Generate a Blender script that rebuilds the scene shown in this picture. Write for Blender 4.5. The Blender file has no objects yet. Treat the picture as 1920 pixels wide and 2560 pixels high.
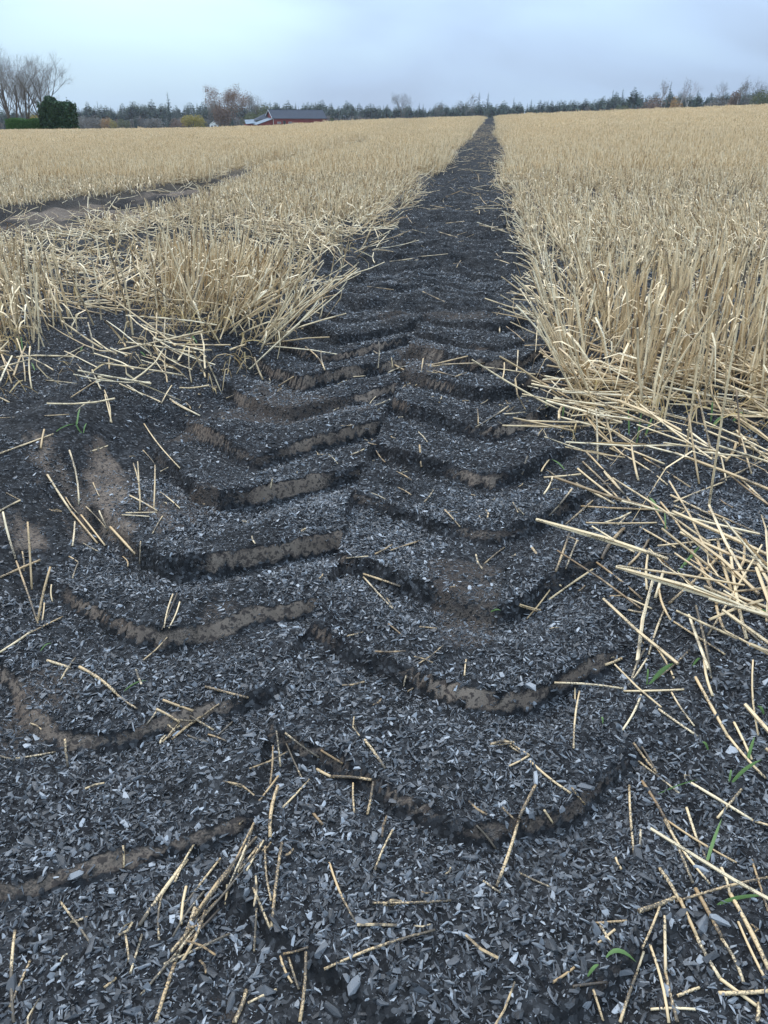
import bpy, bmesh, math, random
import numpy as np
from mathutils import Vector, Matrix, Euler

R = math.radians
rng = np.random.default_rng(11)
random.seed(7)
scene = bpy.context.scene
COL = scene.collection

# ------------------------------------------------------------------ camera
CAM_H = 0.60
FPX, PCX, PCY, HZ, VX = 1923.0, 960.0, 1280.0, 300.0, 1233.0      # a 26 mm-equivalent phone lens held low over the wheel track
PITCH = math.atan((PCY - HZ) / FPX)
YAW = math.atan((VX - PCX) / (FPX * math.cos(PITCH) + (PCY - HZ) * math.sin(PITCH)))
cam_d = bpy.data.cameras.new("camera")
cam_d.sensor_fit = 'VERTICAL'
cam_d.sensor_height = 36.0
cam_d.lens = FPX / 2560.0 * 36.0
cam_d.clip_start = 0.02
cam_d.clip_end = 6000
cam = bpy.data.objects.new("camera", cam_d)
COL.objects.link(cam)
cam.location = (0, 0, CAM_H)
cam.rotation_euler = (math.pi / 2 - PITCH, 0, YAW)
scene.camera = cam

# ------------------------------------------------------------------ sky, sun, exposure
SUN_EL, SUN_AZ = R(52), R(-40)          # azimuth from +Y, negative = left of the track
world = bpy.data.worlds.new("World")
scene.world = world
world.use_nodes = True
wn, wl = world.node_tree.nodes, world.node_tree.links
wn.clear()
def WN(t, **k):
    n = wn.new(t)
    for a, b in k.items(): setattr(n, a, b)
    return n
w_out = WN('ShaderNodeOutputWorld')
w_bg1 = WN('ShaderNodeBackground'); w_bg1.inputs[1].default_value = 0.06
w_bg2 = WN('ShaderNodeBackground'); w_bg2.inputs[1].default_value = 1.0
w_mix = WN('ShaderNodeMixShader'); w_mix.inputs[0].default_value = 0.92
w_sky = WN('ShaderNodeTexSky', sky_type='NISHITA')
w_sky.sun_disc = False
w_sky.sun_elevation = SUN_EL
w_sky.sun_rotation = SUN_AZ
w_sky.air_density = 1.3; w_sky.dust_density = 2.0
w_tc = WN('ShaderNodeTexCoord')
w_map = WN('ShaderNodeMapping'); w_map.inputs['Scale'].default_value = (1.6, 1.6, 5.5); w_map.inputs['Location'].default_value = (3.1, 4.2, 0.0)
w_n1 = WN('ShaderNodeTexNoise'); w_n1.inputs['Scale'].default_value = 1.15; w_n1.inputs['Detail'].default_value = 5; w_n1.inputs['Roughness'].default_value = 0.45
w_n1.inputs['Distortion'].default_value = 0.4
w_ramp = WN('ShaderNodeValToRGB')
w_ramp.color_ramp.elements[0].position = 0.38; w_ramp.color_ramp.elements[0].color = (0.40, 0.52, 0.72, 1)
w_ramp.color_ramp.elements[1].position = 0.66; w_ramp.color_ramp.elements[1].color = (0.60, 0.82, 1.0, 1)
e = w_ramp.color_ramp.elements.new(0.5); e.color = (0.49, 0.66, 0.91, 1)
w_sep = WN('ShaderNodeSeparateXYZ')
w_cie = WN('ShaderNodeMapRange'); w_cie.inputs[1].default_value = 0.0; w_cie.inputs[2].default_value = 1.0   # overcast sky: brighter towards the zenith
w_cie.inputs[3].default_value = 0.55; w_cie.inputs[4].default_value = 2.3
w_mul = WN('ShaderNodeVectorMath', operation='SCALE')
wl.new(w_tc.outputs['Generated'], w_map.inputs['Vector']); wl.new(w_map.outputs[0], w_n1.inputs['Vector'])
wl.new(w_n1.outputs['Fac'], w_ramp.inputs[0])
wl.new(w_tc.outputs['Generated'], w_sep.inputs[0]); wl.new(w_sep.outputs['Z'], w_cie.inputs[0])
# thin cloud in front of the sun glows
w_dot = WN('ShaderNodeVectorMath', operation='DOT_PRODUCT'); w_dot.inputs[1].default_value = (math.sin(R(-21)) * math.cos(R(10)), math.cos(R(-21)) * math.cos(R(10)), math.sin(R(10)))
w_glow = WN('ShaderNodeMapRange', interpolation_type='SMOOTHSTEP'); w_glow.inputs[1].default_value = 0.972; w_glow.inputs[2].default_value = 1.0; w_glow.inputs[3].default_value = 0.0; w_glow.inputs[4].default_value = 1.0
w_gm = WN('ShaderNodeMath', operation='MULTIPLY')
w_gmix = WN('ShaderNodeMix', data_type='RGBA'); w_gmix.inputs[7].default_value = (0.78, 1.05, 1.12, 1)
wl.new(w_tc.outputs['Generated'], w_dot.inputs[0]); wl.new(w_dot.outputs['Value'], w_glow.inputs[0])
wl.new(w_glow.outputs[0], w_gm.inputs[0]); wl.new(w_n1.outputs['Fac'], w_gm.inputs[1])
w_gm2 = WN('ShaderNodeMath', operation='MULTIPLY'); w_gm2.inputs[1].default_value = 1.0; w_gm2.use_clamp = True
wl.new(w_gm.outputs[0], w_gm2.inputs[0]); wl.new(w_gm2.outputs[0], w_gmix.inputs[0]); wl.new(w_ramp.outputs[0], w_gmix.inputs[6])
wl.new(w_gmix.outputs[2], w_mul.inputs[0]); wl.new(w_cie.outputs[0], w_mul.inputs['Scale'])
wl.new(w_sky.outputs[0], w_bg1.inputs[0]); wl.new(w_mul.outputs[0], w_bg2.inputs[0])
wl.new(w_bg1.outputs[0], w_mix.inputs[1]); wl.new(w_bg2.outputs[0], w_mix.inputs[2]); wl.new(w_mix.outputs[0], w_out.inputs[0])

sun_d = bpy.data.lights.new("sun", 'SUN')
sun_d.energy = 1.5
sun_d.angle = R(45)
sun_d.color = (1.0, 0.91, 0.78)
sun = bpy.data.objects.new("sun", sun_d)
COL.objects.link(sun)
sdir = Vector((math.sin(SUN_AZ) * math.cos(SUN_EL), math.cos(SUN_AZ) * math.cos(SUN_EL), math.sin(SUN_EL)))
sun.rotation_euler = sdir.to_track_quat('Z', 'Y').to_euler()
sun.location = (0, 0, 60)

scene.view_settings.view_transform = 'Standard'
scene.view_settings.look = 'None'
scene.view_settings.exposure = 0.68
scene.view_settings.gamma = 1.0
scene.view_settings.use_curve_mapping = False
scene.render.engine = 'CYCLES'
scene.cycles.use_denoising = True
scene.cycles.use_adaptive_sampling = True
scene.cycles.adaptive_threshold = 0.02
scene.cycles.max_bounces = 3
scene.cycles.diffuse_bounces = 2
scene.cycles.glossy_bounces = 1
scene.cycles.transparent_max_bounces = 8
scene.cycles.volume_bounces = 0

# ------------------------------------------------------------------ noise and terrain shape
def _hash(ix, iy, seed):
    n = (ix.astype(np.int64) * 374761393 + iy.astype(np.int64) * 668265263 + seed * 1274126177) & 0xFFFFFFFF
    n = ((n ^ (n >> 13)) * 1274126177) & 0xFFFFFFFF
    n = (n ^ (n >> 16)) & 0xFFFF
    return n.astype(np.float64) / 65535.0
def vnoise(x, y, s, seed):
    x = np.asarray(x, float) / s; y = np.asarray(y, float) / s
    ix, iy = np.floor(x), np.floor(y)
    fx, fy = x - ix, y - iy
    fx = fx * fx * (3 - 2 * fx); fy = fy * fy * (3 - 2 * fy)
    a = _hash(ix, iy, seed); b = _hash(ix + 1, iy, seed); c = _hash(ix, iy + 1, seed); d = _hash(ix + 1, iy + 1, seed)
    return (a * (1 - fx) + b * fx) * (1 - fy) + (c * (1 - fx) + d * fx) * fy
def sstep(a, b, x):
    t = np.clip((np.asarray(x, float) - a) / (b - a), 0, 1)
    return t * t * (3 - 2 * t)

A_X = np.array([-400, -40, -24, -17.5, -13.4, -10.8, -7.5, 0, 6, 22, 60, 400.])
A_Z = np.array([-0.45, -0.36, -0.19, 0.02, 0.28, 0.43, 0.51, 0.74, 0.97, 1.52, 2.0, 2.2])
F_X = np.array([-400, -40, -24, -10.7, 0, 22, 60, 400.])
F_Z = np.array([-6.4, -6.4, -5.6, -4.2, -4.0, 3.0, 4.0, 4.0])
def terrain(X, Y):
    X = np.asarray(X, float); Y = np.asarray(Y, float)
    Yc = np.maximum(Y, 0.0)
    Xs = X * 70 / np.maximum(Yc, 14)
    a = np.interp(Xs, A_X, A_Z)
    ff = np.interp(Xs, F_X, F_Z)
    near = a * np.power(np.minimum(Yc, 70) / 70, 1.1)
    t = np.clip((Yc - 70) / 530, 0, 1)
    far = a + (ff - a) * t
    z = np.where(Yc <= 70, near, far)
    und = (vnoise(X, Y, 14, 3) - 0.5) * 0.16 * sstep(8, 30, Y) * (1 - sstep(50, 68, Y))
    return z + und

CX = -0.195                                    # centre line of the wheel track
# near edges of the soil blocks left between the tyre's lugs: y of the shoulder corner, slope of the arm to the centre, slope of the shoulder
LV = [(-0.02, .5, .8), (0.18, .5, .8), (0.375, .55, .8), (0.555, .55, .75), (0.735, .50, .62), (0.895, .66, .75), (1.10, .78, .98), (1.285, 1.1, .95), (1.54, 1.05, .95), (1.755, 1.0, 1.0)]
RV = [(-0.1, .5, .8), (0.09, .5, .8), (0.29, .55, .9), (0.48, .55, .9), (0.655, .55, .9), (0.85, .52, 1.0), (1.04, .58, 1.1), (1.24, .72, 1.2), (1.485, .68, 1.3), (1.72, .60, 1.2)]
for k in range(1, 60):
    LV.append((1.755 + .215 * k, 1.0, 1.0)); RV.append((1.72 + .215 * k, .65, 1.2))
def _tread(u, Y, L, uc):
    """height 0..1, wall mask and soft mask for one half; u = distance from the centre line, uc = shoulder corner"""
    v0 = np.array([a[0] for a in L]); s1 = np.array([a[1] for a in L]); s2 = np.array([a[2] for a in L])
    arm = np.maximum(uc - u, 0); sh = np.maximum(u - uc, 0)
    edges = v0[:, None] + s1[:, None] * arm[None] + s2[:, None] * sh[None]
    # round the corner a little
    edges += 0.018 * np.exp(-((u - uc) / 0.03) ** 2)[None]
    idx = np.clip((edges <= Y[None]).sum(0) - 1, 0, len(L) - 2)
    j = np.arange(len(u))
    e0, e1 = edges[idx, j], edges[idx + 1, j]
    return Y - e0, e1 - e0, idx
def track_shape(X, Y):
    X = np.asarray(X, float).ravel(); Y = np.asarray(Y, float).ravel()
    n1 = vnoise(X, Y, 0.05, 21) - 0.5; n2 = vnoise(X, Y, 0.16, 22) - 0.5
    Xj = X + 0.016 * n1 + 0.02 * n2
    Yj = Y + 0.009 * (vnoise(X, Y, 0.02, 26) - 0.5) + 0.015 * (vnoise(X, Y, 0.06, 23) - 0.5) + 0.02 * (vnoise(X, Y, 0.2, 24) - 0.5)
    h = np.zeros_like(X); wall = np.zeros_like(X)
    for side, L, uc in ((-1, LV, 0.22), (1, RV, 0.235)):
        m = ((Xj - CX) * side >= 0)
        m &= np.abs(X - CX) < 0.75
        m &= (Y > -0.3) & (Y < 12)
        if not m.any(): continue
        u = np.abs(Xj[m] - CX)
        d, per, idx = _tread(u, Yj[m], L, uc)
        rise = sstep(-0.003, 0.013, d)
        top = 1 - 0.18 * np.clip(d / per, 0, 1)
        fall = 1 - sstep(0.42, 0.96, d / per)
        prof = rise * top * fall
        keep = 0.70 + 0.5 * _hash(idx, idx * 0 + side + 5, 9) + 0.6 * (vnoise(Xj[m], Yj[m], 0.13, 25) - 0.5)
        h[m] = prof * keep
        w = sstep(-0.006, 0.004, d) * (1 - sstep(0.009, 0.017, d))
        wall[m] = w
    u = X - CX
    amp = sstep(0.50, 0.95, Y) * 0.42 + 0.58
    amp = amp * (1 - 0.50 * sstep(1.9, 3.0, Y)) * (1 - 0.6 * sstep(3, 8, Y))
    lat = (1 - sstep(0.36, 0.50, -u)) * (1 - sstep(0.33, 0.43, u))
    hh = np.maximum(h, 0) * amp * lat * 0.026
    wall = wall * lat * sstep(0.25, 0.6, amp)
    return hh, wall
def mud2_center(Y):
    return np.where(Y < 15, -2.60, -2.60 - 0.06 * (Y - 15)) - 0.25 * (1 - sstep(3.6, 5.5, Y))
def height(X, Y, full=False):
    shp = np.shape(X)
    X = np.asarray(X, float).ravel(); Y = np.asarray(Y, float).ravel()
    z = terrain(X, Y)
    tr, wall = track_shape(X, Y)
    u = X - CX
    nearf = 1 - sstep(20, 45, Y)
    # the banks on both sides of the rut
    ln = 0.05 * (vnoise(X * 0, Y, 0.35, 31) - 0.5)
    bl = sstep(0.36, 0.60, -u + ln) * (0.070 - 0.02 * sstep(2, 5, Y)) * (0.45 + 0.55 * sstep(0.35, 0.8, Y))
    br = sstep(0.33, 0.56, u + ln) * 0.045 * (0.5 + 0.5 * sstep(0.3, 0.8, Y))
    lipl = 0.016 * np.exp(-((u + 0.66) / 0.05) ** 2) * sstep(0.8, 1.2, Y) * (1 - sstep(1.6, 2.2, Y))
    z = z + (bl + br + lipl) * nearf
    # second wheel track to the left
    hw = 0.18 + .34 * (1 - sstep(4.5, 7.5, Y))
    m2 = 1 - sstep(hw, hw + .30, np.abs(X - mud2_center(Y) + 0.1 * (vnoise(X, Y, 0.5, 41) - 0.5)))
    m2 = m2 * sstep(3.0, 3.8, Y) * (1 - sstep(24, 36, Y))
    z = z - 0.07 * m2
    # clods and crumbs
    q = 1 - sstep(4, 9, Y)
    lump = (vnoise(X, Y, 0.30, 51) - 0.5) * 0.022 + (vnoise(X, Y, 0.11, 52) - 0.5) * 0.016 + (vnoise(X, Y, 0.045, 53) - 0.5) * 0.009
    crumb = (vnoise(X, Y, 0.018, 54) - 0.5) * 0.0042 + (vnoise(X, Y, 0.009, 55) - 0.5) * 0.0022
    calm = 1 - 0.60 * (1 - sstep(0.30, 0.42, np.abs(u))) * (1 - sstep(1.9, 2.6, Y))
    z = z + lump * (0.25 + 0.75 * q) * calm + crumb * q + wall * q * (vnoise(X, Y, 0.024, 69) - .5) * .009
    far_lump = sstep(1.9, 3.0, Y) * (1 - sstep(9, 14, Y)) * (1 - sstep(0.34, 0.46, np.abs(u)))
    z = z + far_lump * (vnoise(X, Y * 1.25, 0.13, 56) - 0.5) * 0.030 + far_lump * (vnoise(X, Y, 0.055, 58) - 0.5) * 0.028 + m2 * ((vnoise(X, Y, 0.22, 57) - 0.5) * 0.09 + (vnoise(X, Y, 0.09, 59) - 0.5) * 0.06)
    z = z + tr
    if full:
        return z, wall, m2
    return z.reshape(shp)
def hgt(x, y):
    return float(height(np.array([x]), np.array([y]))[0])

# ------------------------------------------------------------------ from a direction of the lens to the spot on the land
CP, SP, CYW, SYW = math.cos(PITCH), math.sin(PITCH), math.cos(YAW), math.sin(YAW)
def ray(px, py):
    dx = (px - PCX) / FPX; dy = -(py - PCY) / FPX
    fy = CP + dy * SP; fz = -SP + dy * CP
    return np.array([dx * CYW - fy * SYW, dx * SYW + fy * CYW, fz])
def spot(px, py, far=3000.):
    """where the line of sight meets the land"""
    d = ray(px, py); d /= np.linalg.norm(d)
    if d[2] < -0.02:
        t0 = CAM_H / -d[2]
        ts = np.linspace(t0 * 0.55, t0 * 1.25, 260)
        P = d[None] * ts[:, None]; P[:, 2] += CAM_H
        below = np.nonzero(P[:, 2] <= height(P[:, 0], P[:, 1]))[0]
        if len(below): return P[below[0]]
    return d * 4 + np.array([0, 0, CAM_H])
def at_dist(px, py, D):
    """the point on the line of sight at horizontal distance D"""
    d = ray(px, py); d = d / math.hypot(d[0], d[1]) * D
    return np.array([d[0], d[1], d[2] + CAM_H])
def depth_of(p):
    v = np.array(p) - np.array([0, 0, CAM_H])
    f = np.array([-SYW * CP, CYW * CP, -SP])
    return float(v @ f)

# ------------------------------------------------------------------ materials
def new_mat(name):
    m = bpy.data.materials.new(name); m.use_nodes = True
    nt = m.node_tree; nt.nodes.clear()
    out = nt.nodes.new('ShaderNodeOutputMaterial'); b = nt.nodes.new('ShaderNodeBsdfPrincipled')
    nt.links.new(b.outputs[0], out.inputs[0])
    return m, nt, b, out
def N(nt, t, inputs=None, **k):
    n = nt.nodes.new(t)
    for a, b in k.items(): setattr(n, a, b)
    for a, b in (inputs or {}).items():
        if hasattr(b, 'is_output'): nt.links.new(b, n.inputs[a])
        else: n.inputs[a].default_value = b
    return n
def ramp(nt, fac, stops, interp='LINEAR'):
    r = nt.nodes.new('ShaderNodeValToRGB'); r.color_ramp.interpolation = interp
    el = r.color_ramp.elements
    el[0].position, el[0].color = stops[0][0], (*stops[0][1], 1)
    el[1].position, el[1].color = stops[-1][0], (*stops[-1][1], 1)
    for p, c in stops[1:-1]:
        e = el.new(p); e.color = (*c, 1)
    nt.links.new(fac, r.inputs[0])
    return r.outputs[0]
def mixc(nt, fac, a, b, bt='MIX'):
    n = nt.nodes.new('ShaderNodeMix'); n.data_type = 'RGBA'; n.blend_type = bt
    for s, v in ((0, fac), (6, a), (7, b)):
        if hasattr(v, 'is_output'): nt.links.new(v, n.inputs[s])
        elif s == 0: n.inputs[s].default_value = v
        else: n.inputs[s].default_value = (*v, 1)
    return n.outputs[2]
def mth(nt, op, a, b=0.0, c=None):
    n = nt.nodes.new('ShaderNodeMath'); n.operation = op
    for i, v in enumerate((a, b) if c is None else (a, b, c)):
        if hasattr(v, 'is_output'): nt.links.new(v, n.inputs[i])
        else: n.inputs[i].default_value = v
    return n.outputs[0]

def mat_ground():
    m, nt, b, out = new_mat("field_soil")
    tc = N(nt, 'ShaderNodeTexCoord').outputs['Object']
    att = lambda n: N(nt, 'ShaderNodeAttribute', attribute_name=n).outputs['Fac']
    mud, char, straw, grass = att('mud'), att('char'), att('straw'), att('grass')
    nz = N(nt, 'ShaderNodeTexNoise', {'Vector': tc, 'Scale': 9.0, 'Detail': 3.0, 'Roughness': .6}).outputs['Fac']
    nf = N(nt, 'ShaderNodeTexNoise', {'Vector': tc, 'Scale': 140.0, 'Detail': 2.0, 'Roughness': .7}).outputs['Fac']
    vo = N(nt, 'ShaderNodeTexVoronoi', {'Vector': tc, 'Scale': 260.0, 'Randomness': 1.0})
    vo2 = N(nt, 'ShaderNodeTexVoronoi', {'Vector': tc, 'Scale': 120.0, 'Randomness': 1.0})
    sp = N(nt, 'ShaderNodeSeparateColor', {'Color': vo.outputs['Color']}).outputs[0]
    sp2 = N(nt, 'ShaderNodeSeparateColor', {'Color': vo2.outputs['Color']}).outputs[1]
    charc = ramp(nt, sp, [(0.0, (.005, .005, .005)), (.55, (.014, .014, .0145)), (.85, (.034, .035, .036)), (.97, (.11, .112, .115))])
    charc = mixc(nt, .5, charc, ramp(nt, sp2, [(0, (.008, .008, .008)), (.7, (.022, .022, .023)), (1, (.05, .051, .053))]))
    charc = mixc(nt, mth(nt, 'MULTIPLY', ramp(nt, nz, [(.45, (0, 0, 0)), (.75, (1, 1, 1))]), .30), charc, (.018, .0175, .017))
    mudc = ramp(nt, nz, [(.3, (.10, .074, .056)), (.55, (.155, .12, .092)), (.8, (.21, .168, .13))])
    mudc = mixc(nt, ramp(nt, nf, [(.50, (0, 0, 0)), (.60, (1, 1, 1))]), mudc, (.05, .04, .034))
    soil = ramp(nt, nf, [(.3, (.02, .018, .016)), (.6, (.06, .05, .042)), (.8, (.12, .095, .07))])
    c = mixc(nt, char, soil, charc)
    edge = mth(nt, 'ADD', mud, mth(nt, 'MULTIPLY', mth(nt, 'SUBTRACT', nf, .5), .9))
    mf = ramp(nt, edge, [(.38, (0, 0, 0)), (.62, (1, 1, 1))])
    c = mixc(nt, mf, c, mudc)
    strawc = ramp(nt, nf, [(.30, (.32, .225, .135)), (.5, (.54, .405, .25)), (.7, (.66, .52, .335))])
    c = mixc(nt, straw, c, strawc)
    grassc = ramp(nt, N(nt, 'ShaderNodeTexNoise', {'Vector': tc, 'Scale': .12, 'Detail': 4.0}).outputs['Fac'],
                  [(.35, (.07, .10, .025)), (.5, (.15, .13, .04)), (.62, (.26, .13, .04))])
    c = mixc(nt, grass, c, grassc)
    nt.links.new(c, b.inputs['Base Color'])
    b.inputs['Roughness'].default_value = .62
    rr = mth(nt, 'SUBTRACT', .95, mth(nt, 'MULTIPLY', sp, .2))
    nt.links.new(rr, b.inputs['Roughness'])
    b.inputs['Specular IOR Level'].default_value = .08
    hgtv = mth(nt, 'ADD', mth(nt, 'MULTIPLY', sp, .0022), mth(nt, 'MULTIPLY', nf, .0016))
    hgtv = mth(nt, 'ADD', hgtv, mth(nt, 'MULTIPLY', sp2, .003))
    bump = N(nt, 'ShaderNodeBump', {'Height': mth(nt, 'MULTIPLY', hgtv, mth(nt, 'SUBTRACT', 1.0, mth(nt, 'MULTIPLY', mf, .72))), 'Distance': 1.0, 'Strength': .85})
    nt.links.new(bump.outputs[0], b.inputs['Normal'])
    return m
def mat_char():
    m, nt, b, out = new_mat("charcoal")
    oi = N(nt, 'ShaderNodeObjectInfo').outputs['Random']
    tc = N(nt, 'ShaderNodeTexCoord').outputs['Object']
    mp = N(nt, 'ShaderNodeMapping', {'Vector': tc, 'Scale': (60., 500., 500.)}).outputs[0]
    gr = N(nt, 'ShaderNodeTexNoise', {'Vector': mp, 'Scale': 1.0, 'Detail': 4.0}).outputs['Fac']
    c = ramp(nt, oi, [(0, (.009, .009, .0095)), (.26, (.025, .0255, .027)), (.58, (.072, .075, .080)), (.86, (.155, .160, .167)), (1, (.38, .39, .40))])
    c = mixc(nt, ramp(nt, gr, [(.4, (0, 0, 0)), (.7, (.55, .55, .55))]), c, (.05, .051, .053))
    nt.links.new(c, b.inputs['Base Color'])
    rg = mth(nt, 'ADD', .30, mth(nt, 'MULTIPLY', gr, .25))
    nt.links.new(rg, b.inputs['Roughness'])
    b.inputs['Specular IOR Level'].default_value = .6
    bp = N(nt, 'ShaderNodeBump', {'Height': gr, 'Strength': .35, 'Distance': .001})
    nt.links.new(bp.outputs[0], b.inputs['Normal'])
    return m
def mat_straw(name, dirt, tone=1.0):
    m, nt, b, out = new_mat(name)
    oi = N(nt, 'ShaderNodeObjectInfo').outputs['Random']
    sa = N(nt, 'ShaderNodeAttribute', attribute_name='srnd').outputs['Fac']
    r = mth(nt, 'FRACT', mth(nt, 'ADD', oi, sa))
    tc = N(nt, 'ShaderNodeTexCoord').outputs['Object']
    off = N(nt, 'ShaderNodeVectorMath', {0: tc, 1: (0, 0, 0)}, operation='ADD')
    cmb = N(nt, 'ShaderNodeCombineXYZ', {0: mth(nt, 'MULTIPLY', r, 37.0), 1: mth(nt, 'MULTIPLY', r, 91.0), 2: mth(nt, 'MULTIPLY', r, 13.0)})
    nt.links.new(cmb.outputs[0], off.inputs[1])
    stops = [(0, (.25, .155, .075)), (.07, (.46, .31, .155)), (.3, (.69, .495, .27)), (.65, (.79, .605, .355)), (1, (.85, .695, .455))]
    c = ramp(nt, r, [(p, tuple(v * tone ** (1 + .25 * i) for i, v in enumerate(q))) for p, q in stops])
    n1 = N(nt, 'ShaderNodeTexNoise', {'Vector': off.outputs[0], 'Scale': 38.0, 'Detail': 3.0}).outputs['Fac']
    c = mixc(nt, ramp(nt, n1, [(.45, (0, 0, 0)), (.7, (.6, .6, .6))]), c, (.52, .365, .20))
    if dirt > 0:
        n2 = N(nt, 'ShaderNodeTexNoise', {'Vector': off.outputs[0], 'Scale': 620.0, 'Detail': 3.0, 'Roughness': .7}).outputs['Fac']
        n3 = N(nt, 'ShaderNodeTexNoise', {'Vector': off.outputs[0], 'Scale': 17.0, 'Detail': 2.0}).outputs['Fac']
        d = mth(nt, 'ADD', n2, mth(nt, 'MULTIPLY', mth(nt, 'SUBTRACT', n3, .5), 1.0))
        lo = .66 - .26 * dirt
        c = mixc(nt, ramp(nt, d, [(lo, (0, 0, 0)), (lo + .12, (.9, .9, .9))]), c, (.035, .030, .026))
    nt.links.new(c, b.inputs['Base Color'])
    b.inputs['Roughness'].default_value = .52
    b.inputs['Specular IOR Level'].default_value = .4
    return m
def mat_plain(name, col, rough=.7, noise=.25, scale=3.0, bump=0.0, rnd=0.0):
    m, nt, b, out = new_mat(name)
    tc = N(nt, 'ShaderNodeTexCoord').outputs['Object']
    nz = N(nt, 'ShaderNodeTexNoise', {'Vector': tc, 'Scale': scale, 'Detail': 5.0}).outputs['Fac']
    lo = tuple(v * (1 - noise) for v in col); hi = tuple(min(1, v * (1 + noise)) for v in col)
    c = ramp(nt, nz, [(.3, lo), (.7, hi)])
    if rnd:
        oi = N(nt, 'ShaderNodeObjectInfo').outputs['Random']
        c = mixc(nt, mth(nt, 'MULTIPLY', oi, rnd), c, tuple(v * .45 for v in col))
    nt.links.new(c, b.inputs['Base Color'])
    b.inputs['Roughness'].default_value = rough
    b.inputs['Specular IOR Level'].default_value = .3
    if bump:
        bp = N(nt, 'ShaderNodeBump', {'Height': nz, 'Strength': .5, 'Distance': bump})
        nt.links.new(bp.outputs[0], b.inputs['Normal'])
    return m
def mat_leaf(name, cols, trans=.25, rough=.6):
    """foliage: colour differs from leaf to leaf (attribute srnd) and a little from plant to plant"""
    m, nt, b, out = new_mat(name)
    sa = N(nt, 'ShaderNodeAttribute', attribute_name='srnd').outputs['Fac']
    n = len(cols)
    c = ramp(nt, sa, [(i / (n - 1), col) for i, col in enumerate(cols)])
    oi = N(nt, 'ShaderNodeObjectInfo').outputs['Random']
    c = mixc(nt, mth(nt, 'MULTIPLY', oi, .35), c, cols[0])
    nt.links.new(c, b.inputs['Base Color'])
    b.inputs['Roughness'].default_value = rough
    b.inputs['Specular IOR Level'].default_value = .25
    if trans:
        tr = nt.nodes.new('ShaderNodeBsdfTranslucent'); nt.links.new(c, tr.inputs[0])
        mx = nt.nodes.new('ShaderNodeMixShader'); mx.inputs[0].default_value = trans
        nt.links.new(b.outputs[0], mx.inputs[1]); nt.links.new(tr.outputs[0], mx.inputs[2]); nt.links.new(mx.outputs[0], out.inputs[0])
    return m

M_GROUND = mat_ground()
M_CHAR = mat_char()
M_STRAW = mat_straw("straw", 0.18)
M_DIRTY = mat_straw("straw_sooty", 0.86, .80)
M_CLEAN = mat_straw("straw_stained", 0.42)
M_STALK = mat_straw("straw_weathered", 0.45, .86)
M_BLADE = mat_leaf("grass_blade", [(.085, .15, .04), (.14, .23, .065), (.21, .31, .11)], .3, .45)
M_DRYLEAF = mat_leaf("dry_leaf", [(.30, .20, .10), (.50, .37, .20), (.56, .40, .16)], .25, .6)

# ------------------------------------------------------------------ object helpers
def mesh_from(name, V, F, mat, smooth=False, srnd=None):
    me = bpy.data.meshes.new(name)
    me.from_pydata([tuple(map(float, v)) for v in V], [], F)
    if mat: me.materials.append(mat)
    if smooth: me.polygons.foreach_set('use_smooth', [True] * len(me.polygons))
    if srnd is not None:
        a = me.attributes.new('srnd', 'FLOAT', 'POINT'); a.data.foreach_set('value', np.asarray(srnd, np.float32))
    me.update()
    return me
def link(name, me, parent=None, loc=None):
    o = bpy.data.objects.new(name, me)
    COL.objects.link(o)
    if parent: o.parent = parent
    if loc is not None: o.location = [float(v) for v in loc]
    return o
def tag(o, label=None, cat=None, group=None, kind=None):
    for k, v in (('label', label), ('category', cat), ('group', group), ('kind', kind)):
        if v: o[k] = v
    return o
def empty(name, loc, rz=0):
    o = link(name, None, None, loc); o.rotation_euler.z = rz; o.empty_display_size = .1
    return o
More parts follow.
